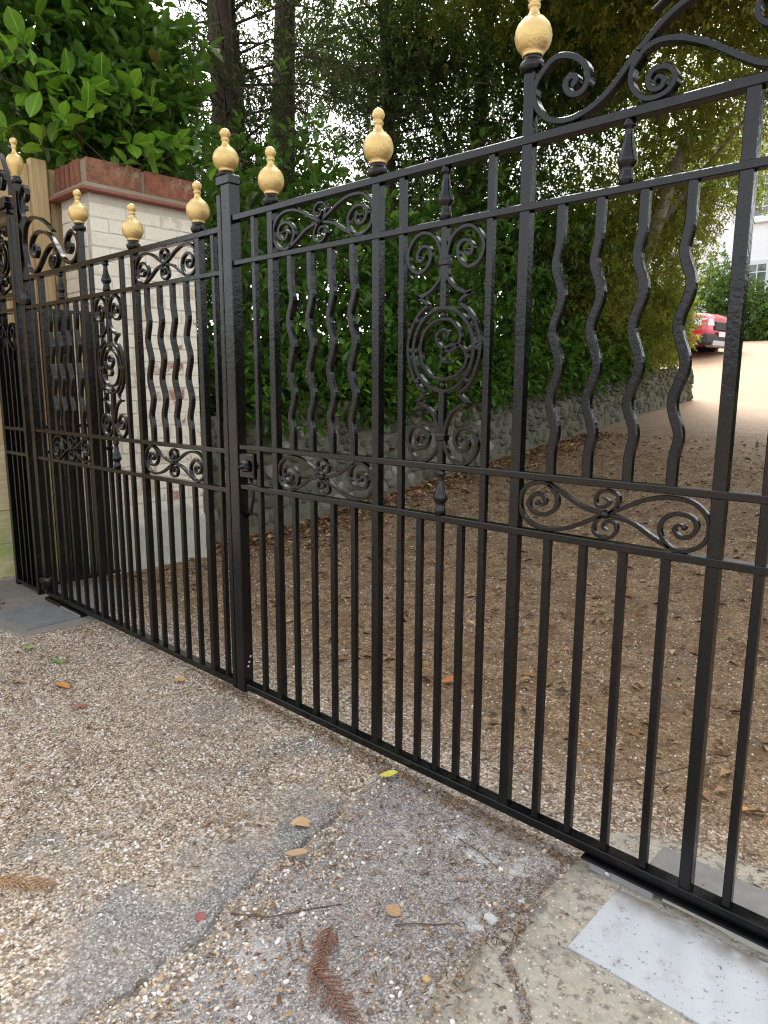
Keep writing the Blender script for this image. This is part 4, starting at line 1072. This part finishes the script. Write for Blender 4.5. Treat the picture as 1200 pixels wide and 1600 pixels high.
def gate(side, name_label, dz, xs, posts, thin, arch_sx, loc=(0, 0, 0)):
    """side +1: right leaf (x>0), -1: left leaf.  positions are centre lines in metres from the meeting line"""
    t = empty('gate_leaf', loc, name_label, 'gate', 'pair of iron driveway gates')
    Z = {k: v + dz[k] for k, v in ZR.items()}
    hx = xs['hinge']; m0 = xs['meet']
    # stiles
    hb = MB(); hb.box(hx - .025, hx + .025, -.006, .044, .044, 2.690 + dz['U1'], .003); hb.build('hinge_stile', IRON, t)
    mw = xs['meet_w']
    mx = m0 + side * mw / 2
    sb = MB(); sb.box(min(m0, m0 + side * mw), max(m0, m0 + side * mw), -.008, .046, .03, 2.262 + dz['U1'], .003); sb.build('meeting_stile', IRON, t)
    a = m0 + side * (mw + .001); b = hx - side * .026
    for k in ('U1', 'U2', 'M1', 'M2'): hrail(t, a, b, Z[k], HGT[k], 0.0, .040 if k == 'U1' else .036)
    hrail(t, a, b, Z['B'], HGT['B'], -.002, .046, 'bottom_rail')
    e = .0005
    def spans(x, zs, w, y0):
        for (z0, z1) in zs: vbar(t, x, z0 + e, z1 - e, w, y0, None, 'post' if w > .02 else 'bar')
    zB, zM2b, zM2, zM1b, zM1, zU2b, zU2, zU1b, zU1 = Z['B'], Z['M2'] - HGT['M2'], Z['M2'], Z['M1'] - HGT['M1'], Z['M1'], Z['U2'] - HGT['U2'], Z['U2'], Z['U1'] - HGT['U1'], Z['U1']
    full = [(zB, zM2b), (zM2, zM1b), (zM1, zU2b), (zU2, zU1b)]
    for i, x in enumerate(posts):
        spans(x, full, P30, .003)
        top = zU1 + (.165 if i == 2 else .0)
        if i == 3: continue
        if i == 2: vbar(t, x, zU1 + e, top, P30, .003, None, 'post')
        fb = link('finial_base', FB_ME, t, (x, .018, top), scale=(1.08, 1.08, 1.0)); link('finial', FG_ME, fb, (0, 0, .040), scale=(.97, .97, 1.0))
    spans(thin['edge'], full, T16, .006); spans(thin['pl'], full, T16, .006); spans(thin['pr'], full, T16, .006); 
    if 'hb' in thin: spans(thin['hb'], full, T16, .006)
    cx = thin['pc']
    spans(cx, [(zB, zM2b), (zM1, zU2b - .51 if False else zM1 + .0)] if False else [(zB, zM2b)], T16, .006)
    # centre panel: bar runs above and below the ring
    oz = (zM1 + zU2b) / 2 + .016
    spans(cx, [(zM1, oz - .152), (oz + .112, zU2b)], T16, .006)
    for q in thin['low']: spans(q, [(zB, zM2b)], T16, .006)
    ornament(t, cx, oz, abs(thin['pr'] - thin['pl']) / .372, side)
    for zz, h in ((zM2, zM1b - zM2), (zU2, zU1b - zU2)):
        link('baluster', BAL_ME, t, (cx, .016, zz), scale=(.95, .95, h / .1515))
    for wi, grp in enumerate((thin['wA'], thin['wC'])):
        for x in grp:
            wavy(t, x, zM1 + e, zU2b - e, (1 if wi == 0 else -1) * (1 if side > 0 else 1))
            spans(x, [(zB, zM2b)], T16, .006)
        p0, p1 = (posts[0], posts[1]) if wi == 0 else (posts[2], posts[3])
        mid = (p0 + p1) / 2; sx = (abs(p1 - p0) - .030) / .566
        motif(t, mid, (zM2 + zM1b) / 2, sx, 'rot' if wi else 'rot', (1 if wi else -1) * side)
        if wi == 0: motif(t, mid, (zU2 + zU1b) / 2, sx, 'mx', side)
        else: link('baluster', BAL_ME, t, (mid + side * .0, .016, zU2), scale=(.95, .95, (zU1b - zU2) / .1515))
    # arch scrolls at the hinge end
    x_post = posts[2]; x_h = hx - side * .025
    s = abs(x_h - x_post - side * .015) / (2.232 - 1.497)
    def put(P): return [(x_post + side * .015 + side * (a - 1.497) * s, bz + dz['U1'] - .0) for a, bz in P]
    for P, hw, tp in ((ARCH_MAIN, .0086, True), (ARCH_2, .0074, True), (ARCH_3, .0082, True), (ARCH_4, .007, True)):
        mb = MB(); strap(mb, put(P), hw, .004, .034, 6, tp, 2, .002); mb.build('arch_scroll', IRON, t)
    q = put([(1.766, 2.252)])[0]
    cb = MB(); cb.prof([(q[0] - .010 * side, q[1] - .011), (q[0] + .010 * side, q[1] + .011)], .016, .001, .037, .003); cb.build('collar', IRON, t)
    fb = link('finial_base', FB_ME, t, (hx, .018, 2.690 + dz['U1'])); link('finial', FT_ME, fb, (0, 0, .040))
    return t

RX = np.array([0.184, 0.292, 0.412, 0.528, 0.643, 0.758, 0.87, 0.992, 1.083, 1.172, 1.26, 1.346, 1.461, 1.584, 1.7, 1.82, 1.94, 2.056, 2.17]); h8, h15 = .0100, .0158
right = gate(1, 'black wrought iron gate leaf nearest the camera with a latch on its meeting stile', dict(U1=0, U2=0, M1=0, M2=0, B=0),
             dict(hinge=2.315, meet=.003, meet_w=.062),
             [RX[1] + h15, RX[6] + h15, RX[12] + h15, RX[17] + h15],
             dict(edge=RX[0] + h8, pl=RX[7] + h8, pc=RX[9] + h8, pr=RX[11] + h8, low=[RX[8] + h8, RX[10] + h8], wA=RX[2:6] + h8, wC=RX[13:17] + h8, hb=RX[18] + h8), 1)
LX = np.array([-2.204, -2.076, -1.952, -1.842, -1.726, -1.606, -1.483, -1.388, -1.273, -1.184, -1.105, -1.022, -0.932, -0.807, -0.688, -0.569, -0.452, -0.334, -0.225, -0.106])
left = gate(-1, 'black wrought iron gate leaf farther from the camera in front of the brick pier', dict(U1=-.033, U2=-.029, M1=-.026, M2=-.029, B=-.010),
            dict(hinge=-2.18, meet=-.003, meet_w=.028),
            [LX[18] + h15, LX[13] + h15, LX[7] + h15, LX[2] + h15],
            dict(edge=LX[19] + h8, pl=LX[12] + h8, pc=LX[10] + h8, pr=LX[8] + h8, low=[LX[9] + h8, LX[11] + h8], wA=LX[14:18] + h8, wC=LX[3:7] + h8, hb=LX[1] + h8), 1)
# meeting stile cap, finial and latch on the right leaf
MB().box(-.030, .066, -.010, .048, 2.262, 2.300, .004).build('stile_cap', IRON, right)
fb = link('finial_base', FB_ME, right, (.012, .018, 2.296), scale=(1.1, 1.1, .6)); link('finial', FG_ME, fb, (0, 0, .036), scale=(1.0, 1.0, 1.6))
lt = MB(); lt.box(.068, .17, -.004, .030, 1.040, 1.150, .006); lt.box(.10, .15, -.02, -.0045, 1.07, 1.12, .008); lt.build('lock_box', IRON, right)
lk = MB(); lk.tube([(.12, .02, 1.05), (.13, .025, .96), (.10, .03, .88), (.068, .03, .86)], .008, 7); lk.tube([(.09, -.01, 1.10), (.11, -.03, 1.09), (.14, -.03, 1.10), (.16, -.012, 1.09)], .009, 7); lk.build('latch', IRON, right)
for z in (.155, .175, .20): MB().lathe([(.001, 0), (.006, 0), (.006, .004), (.001, .005)], seg=8).build('screw', GALV, right, loc=(.0655, .015 + (z - .155) * .3, z), rot=(0, R(90), 0))
# underfloor operator arm carrying the right leaf
am = MB(); am.box(1.775, 2.33, -.022, .040, .034, .0405, .001); am.build('arm_flange', IRON, right)
MB().box(1.80, 1.995, -.016, .036, .006, .0335, .003).build('operator_arm', GALV, right)
MB().lathe([(.001, 0), (.010, 0), (.011, .003), (.008, .007), (.001, .008)], seg=10).build('arm_bolt', GALV, right, loc=(1.86, -.0165, .021), rot=(R(90), 0, 0))
b2 = MB(); b2.prof([(2.02, .020), (2.16, .020), (2.22, .012), (2.30, .012)], .010, -.006, .05, .003); b2.build('operator_bar', m_simple('cream_zinc', (.46, .46, .40), .5, .3), right)
# operator parts under the left leaf
b3 = MB(); b3.box(-2.16, -1.62, -.022, .030, .012, .030, .002); b3.build('operator_arm', IRON, left)
MB().box(-1.90, -1.62, -.03, -.0225, .004, .026, .002).build('arm_plate', GALV, left)

# ------------------------------------------------------------------ open ironwork pillar on the far side
def iron_pillar():
    t = empty('iron_gate_pillar', (-2.52, 0, 0), 'open black ironwork gate pillar with scrolls on top beside the timber fence', 'gate pillar')
    X0, X1 = -.21, .20; Y1 = .045
    o = lambda x: x
    for (x, y) in ((X0, 0), (X1 - .03, 0), (X0, Y1), (X1 - .03, Y1)):
        MB().box(x, x + .04, y, y + .0395, 0, 2.50, .003).build('corner_post', IRON, t)
    zz = [.05, .985, 1.155, 1.93, 2.02, 2.46]
    for z in zz:
        for y in (.002, Y1 + .002):
            MB().box(X0 + .041, X1 - .031, y, y + .032, z - .022, z, .002).build('rail', IRON, t)
    for y in (.008, Y1 + .008):
        for x in (-.085, 0.0, .082):
            for (a, b) in ((.0505, .9625), (.9855, 1.1325), (1.1555, 1.72 if abs(x) < .01 else 1.60)):
                MB().prof([(x - .004, a), (x - .004, b)], .0085, y, y + .017, .0015).build('bar', IRON, t)
    # front ornament
    for s in (-1, 1):
        for P in ([(.005, 1.62), (.012, 1.72), (.030, 1.80), (.070, 1.84), (.115, 1.83), (.135, 1.79), (.115, 1.755), (.080, 1.76), (.072, 1.79), (.092, 1.80)],
                  [(.078, 1.60), (.090, 1.66), (.060, 1.69), (.030, 1.72), (.012, 1.77)],
                  [(.010, 2.03), (.050, 2.045), (.12, 2.06), (.14, 2.10), (.115, 2.135), (.078, 2.12), (.085, 2.09), (.105, 2.10)],
                  [(.010, 2.135), (.07, 2.15), (.125, 2.20), (.14, 2.26), (.12, 2.32), (.07, 2.36), (.01, 2.37)],
                  [(.012, 2.44), (.05, 2.43), (.12, 2.43), (.14, 2.405), (.115, 2.38), (.085, 2.39), (.095, 2.41)]):
            for y in (.006, Y1 + .006):
                mb = MB(); Q = crom([(s * a - .004, b) for a, b in P], 5, 2); mb.prof(Q, .0042, y, y + .02, .0015); mb.build('scroll', IRON, t)
    a = np.linspace(0, 2 * math.pi, 33)[:-1]
    mb = MB(); mb.prof(np.stack([-.004 + .085 * np.cos(a), 2.255 + .085 * np.sin(a)], 1), .005, .006, .026, .002, closed=True); mb.build('ring', IRON, t)
    mb = MB(); strap(mb, [(-.04, 2.22), (0, 2.19), (.05, 2.22), (.05, 2.27), (.0, 2.29), (-.03, 2.26), (0, 2.24)], .004); mb.build('scroll', IRON, t)
    # stepped cap
    cp = MB()
    for (e, z0, z1) in ((.018, 2.502, 2.53), (.034, 2.5305, 2.565), (.022, 2.5655, 2.60)):
        cp.box(X0 - e, X1 + .01 + e, -e, Y1 + .04 + e, z0, z1, .004)
    cp.build('cap', IRON, t)
    for y in (.018,):
        for s in (-1, 1):
            mb = MB(); Q = crom([(s * .04 - .004, 2.76), (s * .075, 2.79), (s * .11, 2.74), (s * .085, 2.68), (s * .035, 2.68), (s * .012, 2.74), (s * .012, 2.85), (s * .03, 2.90), (0 + s * .004, 2.92)], 5, 2); mb.prof(Q, .005, y, y + .03, .002); mb.build('cap_scroll', IRON, t)
            mb = MB(); Q = crom([(s * .20, 2.62), (s * .19, 2.70), (s * .13, 2.82), (s * .07, 2.90), (s * .01, 2.93)], 5, 2); mb.prof(Q, .006, y, y + .03, .002); mb.build('cap_scroll', IRON, t)
    # hinge collars for the gate
    for z in (1.935, .08):
        hb = MB(); hb.lathe([(.040, 0), (.043, .006), (.043, .074), (.040, .08)], seg=16); hb.box(-.11, -.041, -.02, .02, .02, .06, .003)
        hb.build('hinge_collar', IRON, t, loc=(.34, .019, z))
iron_pillar()

def return_railing():
    t = empty('iron_return_railing', (-2.33, .46, 0), 'close set black iron railing between the iron pillar and the brick pier', 'railing')
    for z in (.08, 1.0, 1.17, 1.94):
        MB().box(-.018, .018, -.36, .14, z - .024, z, .002).build('rail', IRON, t)
    for k in range(11):
        for a, b in ((.0805, .9755), (1.0005, 1.1455), (1.1705, 1.9155)):
            MB().box(-.013, .013, -.352 + k * .046, -.352 + k * .046 + .028, a, b, .002).build('bar', IRON, t)
return_railing()

# ------------------------------------------------------------------ slab, plates
def poly_slab(name, pts, z0, z1, mat, label=None, cat=None, kind=None, n=3, jit=.012):
    P = []
    for i in range(len(pts)):
        a = Vector((*pts[i], 0)); b = Vector((*pts[(i + 1) % len(pts)], 0))
        seg = max(1, int((b - a).length / .04)) if jit else 1
        for k in range(seg):
            q = a.lerp(b, k / seg)
            if jit: q += Vector((mnoise.noise((q.x * 14, q.y * 14, 5)), mnoise.noise((q.x * 14, q.y * 14, 9)), 0)) * jit
            P.append((q.x, q.y))
    cx = sum(p[0] for p in P) / len(P); cy = sum(p[1] for p in P) / len(P)
    m_ = len(P)
    inset = [(cx + (x - cx) * (1 - .014 / max(.05, math.hypot(x - cx, y - cy))), cy + (y - cy) * (1 - .014 / max(.05, math.hypot(x - cx, y - cy)))) for x, y in P]
    v = [(x - cx, y - cy, z0) for x, y in P] + [(x - cx, y - cy, z1 - (.006 if jit else .0006)) for x, y in P] + [(x - cx, y - cy, z1) for x, y in inset]
    f = [(i, (i + 1) % m_, m_ + (i + 1) % m_, m_ + i) for i in range(m_)] + [(m_ + i, m_ + (i + 1) % m_, 2 * m_ + (i + 1) % m_, 2 * m_ + i) for i in range(m_)] + [tuple(2 * m_ + i for i in range(m_))]
    o = MB().add(v, f).build(name, mat); o.location = (cx, cy, 0)
    return tag(o, label, cat, None, kind)
crack = [(1.765, -.325), (1.79, -.40), (1.80, -.47), (1.87, -.52), (1.93, -.575), (1.99, -.66), (2.06, -.80), (2.12, -1.05), (2.2, -1.6)]
poly_slab('concrete_apron', [(1.757, .20), (1.75, -.10), (1.762, -.30)] + [(a + .010, b + .006) for a, b in crack] + [(2.3, -2.6), (4.2, -2.6), (4.2, .42), (3.0, .40), (2.2, .36), (1.86, .30)], -.05, .006, CONC, kind='structure')
poly_slab('concrete_apron', [(a - .008, b - .006) for a, b in crack] + [(2.1, -2.4), (1.80, -2.4), (1.77, -1.3), (1.745, -.82), (1.715, -.55)], -.05, .001, CONC, kind='structure')
def plate(name, x0, x1, y0, y1, z, label, rz=0, mat=PLATE):
    b = MB(); cx, cy = (x0 + x1) / 2, (y0 + y1) / 2
    b.box(x0 - cx, x1 - cx, y0 - cy, y1 - cy, -.012, .0, .0015)
    o = b.build(name, mat); o.location = (cx, cy, z); o.rotation_euler = (0, 0, rz)
    return tag(o, label, 'cover plate', 'ground plates over the gate motors')
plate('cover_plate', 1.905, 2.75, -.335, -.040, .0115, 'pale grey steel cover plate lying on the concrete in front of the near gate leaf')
plate('cover_plate', 1.925, 2.75, .055, .245, .0115, 'dark scuffed cover plate on the ground just behind the near gate leaf', 0, m_simple('scuffed_plate', (.17, .16, .15), .6, .2, 12, .5))
plate('cover_plate', -2.10, -1.62, -.36, -.045, .016, 'muddy grey steel cover plate at the foot of the far iron pillar', R(3), m_simple('muddy_plate', (.19, .195, .20), .55, .2, 9, .6))
poly_slab('concrete_pad', [(-2.9, .5), (-2.9, -.34), (-2.35, -.52), (-1.9, -.47), (-1.56, -.40), (-1.5, -.10), (-1.55, .1), (-2.0, .5)], -.05, .008, m_mortar('muddy_concrete', (.10, .09, .08), (.24, .22, .19), 26), kind='structure')

# ------------------------------------------------------------------ loose ground cover
def ico():
    bm = bmesh.new(); bmesh.ops.create_icosphere(bm, subdivisions=1, radius=1)
    bm.verts.index_update(); v = np.array([q.co[:] for q in bm.verts]); f = np.array([[q.index for q in ff.verts] for ff in bm.faces]); bm.free(); return v, f
ICO = ico()
def rotz(n):
    a = RNG.random(n) * 6.283; c, s = np.cos(a), np.sin(a); return c, s
def pebbles(name, x, y, size, mat, zoff=0.0, flat=.6, rnd=None):
    n = len(x); v, f = ICO
    sc = np.stack([size * (.75 + .6 * RNG.random(n)), size * (.6 + .5 * RNG.random(n)), size * flat * (.7 + .6 * RNG.random(n))], 1)
    V = v[None] * sc[:, None, :] * (1 + .18 * RNG.normal(size=(n, len(v), 1)))
    tilt = RNG.normal(size=n) * .3; ct, st = np.cos(tilt), np.sin(tilt)
    Vx = V[..., 0] * ct[:, None] + V[..., 2] * st[:, None]; Vz = -V[..., 0] * st[:, None] + V[..., 2] * ct[:, None]; V = np.stack([Vx, V[..., 1], Vz], -1)
    c, s = rotz(n); X = V[..., 0] * c[:, None] - V[..., 1] * s[:, None]; Y = V[..., 0] * s[:, None] + V[..., 1] * c[:, None]
    z = gz(y) + np.array([mnoise.noise((a * .9, b * .9, 3.1)) for a, b in zip(x, y)]) * .012 + sc[:, 2] * .35 + zoff
    P = np.stack([X + x[:, None], Y + y[:, None], V[..., 2] + z[:, None]], -1).reshape(-1, 3)
    Fq = (f[None] + (np.arange(n) * len(v))[:, None, None]).reshape(-1, 3)
    if rnd is None: rnd = RNG.random(n)
    o = link(name, np_mesh(name, P, Fq, mat, True, {'rnd': np.repeat(rnd, len(v))})); tag(o, kind='stuff'); return o

def in_view(x, y, z=0.0, pad=40):
    P = np.stack([x, y, np.full_like(x, z)], -1) - CP
    zz = P @ np.array(F); u = 600 + 1109.9 * (P @ np.array(R2)) / zz; v = 800 - 1109.9 * (P @ np.array(U2)) / zz
    return (zz > .2) & (u > -pad - 250) & (u < 1200 + pad + 250) & (v < 1600 + 350)
def scatter(n, x0, x1, y0, y1):
    x = RNG.uniform(x0, x1, n); y = RNG.uniform(y0, y1, n); k = in_view(x, y); return x[k], y[k]
build_lip()
def wob(x, y, s): return np.array([mnoise.fractal((a * s, b * s, 7.0), 1.0, 2.0, 4) for a, b in zip(x, y)])
# near shingle
x, y = scatter(150000, -2.6, 2.2, -1.9, .35)
w1 = wob(x, y, 2.2)
XX = x + .16 * w1
E_ = edge_x(y); dens = np.where(XX < E_ - .33, 1.0, np.where(x < E_ - .004, .26, np.where(x < E_ + .09, .8, np.where(x < 1.74, .11, .03))))
near_gate = (y > -.28) & (XX < 1.1); dens = np.where(near_gate, np.maximum(dens, .85), dens)
dens = dens * np.clip(.75 + .6 * w1, .25, 1.0)
k = RNG.random(len(x)) < dens * .55
x, y = x[k], y[k]
pebbles('shingle', x, y, .0034 + .0036 * RNG.random(len(x)) ** 2, PEBBLE)
# larger stones here and there, more along the patch edge
x, y = scatter(1500, -2.4, 2.0, -1.9, .3); pebbles('shingle', x, y, .006 + .005 * RNG.random(len(x)) ** 3, PEBBLE)
n = 900; yy = RNG.uniform(-1.5, -.4, n); xx = edge_x(yy) + .015 + np.abs(RNG.normal(size=n)) * .12
k = in_view(xx, yy); pebbles('shingle', xx[k], yy[k], .0035 + .0055 * RNG.random(k.sum()) ** 2, PEBBLE)
# behind the gate, stone tones skewed darker to deepen the canopy shade
x, y = scatter(60000, -2.8, 2.6, .3, 7.0)
k = RNG.random(len(x)) < .75 * np.clip(1 - (y - 1) * .12, .3, 1) * np.clip(.7 + .9 * wob(x, y, 1.3), .25, 1); pebbles('shingle', x[k], y[k], .004 + .0042 * RNG.random(k.sum()) ** 2, PEBBLE, rnd=RNG.random(k.sum()) ** 1.5)

# needles and leaf crumbs
def m_litter():
    t = NT('dry_litter'); a = t.node('Attribute', attribute_name='rnd')
    return t.set(Base_Color=t.ramp(a.outputs['Fac'], [(0, (.06, .035, .02)), (.3, (.14, .075, .035)), (.6, (.26, .14, .06)), (.85, (.36, .22, .10)), (1, (.42, .30, .16))]), Roughness=.8)
LITTER = m_litter()
def litter(name, x, y, size, width, lift=.35, zoff=.004):
    n = len(x); a = RNG.random(n) * 6.283
    d = norm(np.stack([np.cos(a), np.sin(a), RNG.normal(size=n) * lift * .5], -1))
    z = gz(y) + np.array([mnoise.noise((p * .9, q * .9, 3.1)) for p, q in zip(x, y)]) * .012 + zoff + .004 * RNG.random(n)
    V, Fq, at = leaf_mesh_data(np.stack([x, y, z], -1), d, size, width, fold=.3, four=False)
    o = link(name, np_mesh(name, V, Fq, LITTER, False, {'rnd': at})); tag(o, kind='stuff')
x, y = scatter(34000, -2.8, 2.3, -1.9, .4); w1 = wob(x, y, 1.7); k = RNG.random(len(x)) < np.clip(.18 + .9 * w1, .05, .8)
litter('needle_litter', x[k], y[k], .012 + .03 * RNG.random(k.sum()), .12)
x, y = scatter(5200, -2.6, 2.1, -1.9, .1); w1 = wob(x, y, 2.6); k = RNG.random(len(x)) < np.clip(-.05 + 1.2 * w1, .03, .9); litter('leaf_litter', x[k], y[k], .008 + .016 * RNG.random(k.sum()), .55, .6, .005)
n = 1500; yy = RNG.uniform(-.04, .03, n); xx = RNG.uniform(-.2, 1.78, n); litter('leaf_litter', xx, yy, .006 + .013 * RNG.random(n), .35, .6, .004)
n = 520; xx = 1.735 + .03 * RNG.normal(size=n); yy = RNG.uniform(-.75, 0, n); litter('leaf_litter', xx, yy, .006 + .011 * RNG.random(n), .35, .7, .004)
n = 380; tt = RNG.random(n) * 8; i0 = tt.astype(int); fr = tt - i0; CR = np.array(crack); P0 = CR[i0] * (1 - fr[:, None]) + CR[i0 + 1] * fr[:, None] + RNG.normal(size=(n, 2)) * .006; litter('leaf_litter', P0[:, 0], P0[:, 1], .005 + .009 * RNG.random(n), .4, .7, .002)
x, y = scatter(60000, -2.85, 2.6, .25, 7.5); litter('needle_litter', x, y, .012 + .028 * RNG.random(len(x)), .14)
x, y = scatter(9000, -2.85, 2.6, .5, 9); k = (RNG.random(len(x)) < .25 + .6 * np.exp(-(x + 2.6) ** 2 / .5)); litter('leaf_litter', x[k], y[k], .03 + .05 * RNG.random(k.sum()), .5, .5)
n = 2600; yy = RNG.uniform(1.5, 9, n); xx = -2.82 + np.abs(RNG.normal(size=n)) * .28; litter('leaf_litter', xx, yy, .035 + .06 * RNG.random(n), .5, .9, .008)
n = 700; xx = RNG.uniform(-3.0, -2.2, n); yy = RNG.uniform(-.9, -.2, n); litter('leaf_litter', xx, yy, .02 + .04 * RNG.random(n), .4, .8, .006)

# notable fallen leaves
def flat_leaf(px, py, length, rz, col, label, curl=.12, w=.42, zlift=.012):
    key = 'fallen_leaf_%d%d%d' % tuple(int(c * 255) for c in col)
    mt = bpy.data.materials.get(key) or m_simple(key, col, .6, 0, 45, .3, .3, .002)
    mt.name = key
    me = leaf_obj_mesh('fallen_leaf', mt, w, curl)
    o = link('fallen_leaf', me); o.location = (px, py, ground_z(px, py) + zlift); o.rotation_euler = (random.uniform(-.2, .2), random.uniform(-.12, .05), rz); o.scale = (length,) * 3
    tag(o, label, 'leaf', 'fallen leaves on the drive')
flat_leaf(.985, -.075, .075, R(35), (.50, .44, .06), 'bright yellow leaf on the gravel below the near gate leaf', -.25)
flat_leaf(.985, -.50, .085, R(60), (.50, .33, .17), 'pale tan dry leaf standing at the edge of the asphalt patch', .3, .55, .02)
flat_leaf(1.075, -.60, .09, R(20), (.42, .28, .15), 'curled brown leaf lying just below the pale tan leaf', -.2, .4)
flat_leaf(-.74, -.55, .10, R(20), (.52, .22, .05), 'orange leaf on the gravel left of the meeting stiles', .1)
flat_leaf(-1.05, -.43, .085, R(10), (.16, .25, .07), 'green leaf lying on gravel near the muddy cover plate', .2)
flat_leaf(-1.36, -.44, .09, R(-15), (.27, .36, .10), 'pale green leaf beside the muddy grey cover plate', -.1, .6)
flat_leaf(-.42, -.62, .09, R(75), (.25, .10, .06), 'narrow red brown leaf on gravel in front of the far gate leaf', .05, .25)
flat_leaf(-.95, -.68, .12, R(15), (.36, .24, .12), 'long dull brown leaf on gravel at the edge of the drive', .05, .22)
flat_leaf(-.36, -.13, .07, R(30), (.48, .24, .07), 'small orange leaf tucked under the far gate leaf', .1)
flat_leaf(1.10, -.92, .042, R(-20), (.24, .07, .06), 'dark red leaf on the edge of the asphalt patch', .2, .6)
flat_leaf(1.46, -.55, .05, R(10), (.34, .20, .10), 'broad light brown leaf on the worn asphalt near the concrete', .1, .7, .008)
flat_leaf(.62, .75, .10, R(40), (.42, .13, .03), 'russet leaf behind the near gate leaf', -.25, .5)
flat_leaf(2.02, .62, .07, R(10), (.50, .27, .06), 'small yellow brown leaf behind the dark cover plate', .1, .4)
flat_leaf(-.9, 2.6, .16, R(-30), (.46, .17, .05), 'large orange leaf near the foot of the flint wall', .2, .5)

# reddish conifer spray in the foreground
SPRAY = m_simple('dead_cypress_spray', (.22, .10, .06), .8, 0, 60, .35)
def spray(x, y, rz, ln, label, n=26, mat=SPRAY):
    t = empty('conifer_spray', (x, y, ground_z(x, y) + .006), label, 'dead spray', rz=rz)
    MB().tube([(0, 0, .004), (ln * .4, .008, .008), (ln, -.006, .004)], [.0028, .002, .001], 5).build('stem', mat, t)
    mb = MB()
    for i in range(n):
        f = .08 + .9 * i / n; s = 1 if i % 2 else -1; l = ln * .34 * (1 - f * .6) * random.uniform(.7, 1.2)
        a = R(38) * s + random.uniform(-.15, .15); b0 = Vector((ln * f, 0, .006)); e = b0 + Vector((math.cos(a), math.sin(a), random.uniform(-.02, .18))) * l
        mb.tube([b0, b0.lerp(e, .5) + Vector((0, 0, .004)), e], [.0022, .0018, .0008], 4)
        for k in range(5):
            q = b0.lerp(e, .2 + .18 * k); aa = a + (R(35) if k % 2 else -R(35)); mb.tube([q, q + Vector((math.cos(aa), math.sin(aa), .1)) * l * .25], [.0014, .0006], 3)
    o = mb.build('needle', mat, t); o['kind'] = 'stuff'
spray(1.455, -.83, R(-12), .21, 'rust red dead cypress spray at the bottom of the asphalt by the concrete')
spray(1.40, -.70, R(-55), .17, 'smaller rust red cypress spray touching the big spray')
spray(.55, -1.28, R(35), .20, 'orange brown dry spray on shingle in the near corner', 20, m_simple('dry_brown_spray', (.36, .20, .09), .8, 0, 60, .3))
def twig(pts, r, label):
    p0 = Vector(pts[0]); mb = MB(); r *= .6; mb.tube([Vector((a, b, ground_z(a, b) + .004 + .003 * math.sin(i * 2))) - Vector((p0.x, p0.y, 0)) for i, (a, b) in enumerate([q[:2] for q in pts])], [r, r * .9, r * .8, r * .5], 6)
    o = mb.build('fallen_twig', TWIG); o.location = (p0.x, p0.y, 0); tag(o, label, 'twig', 'fallen twigs on the drive')
twig([(1.16, -.86, 0), (1.25, -.80, 0), (1.31, -.69, 0), (1.36, -.62, 0)], .004, 'thin brown twig curving across the worn asphalt')
twig([(1.52, -.58, 0), (1.56, -.54, 0), (1.60, -.50, 0), (1.64, -.46, 0)], .0035, 'short orange brown twig above the rust red spray')
twig([(1.42, -.16, 0), (1.5, -.17, 0), (1.56, -.18, 0), (1.62, -.2, 0)], .003, 'fine dark twig on the asphalt just in front of the bottom rail')
twig([(1.62, .48, 0), (1.72, .62, 0), (1.80, .80, 0), (1.9, .95, 0)], .004, 'long pale twig lying behind the near gate leaf')
# white lumps at the joint
WHITE_ST = m_simple('white_limestone', (.47, .46, .43), .85, 0, 20, .2, .6)
for i, (x, y, s, lb) in enumerate(((1.70, -.385, .026, 'largest white stone lump wedged at the edge of the concrete'), (1.725, -.27, .015, 'rounded white stone at the joint nearest the gate'), (1.735, -.33, .013, 'small white stone between the two larger white lumps'), (1.70, -.66, .016, 'tan pebble set at the broken corner of the concrete'))):
    o = link('loose_stone', rock_mesh('loose_stone', WHITE_ST if i < 3 else m_simple('tan_pebble', (.46, .30, .14), .7), 30 + i, 2, .25)); o.location = (x, y, ground_z(x, y) + s * .25); o.scale = (s * 1.8, s * 1.3, s); o.rotation_euler = (.2, .1, i)
    tag(o, lb, 'stone')
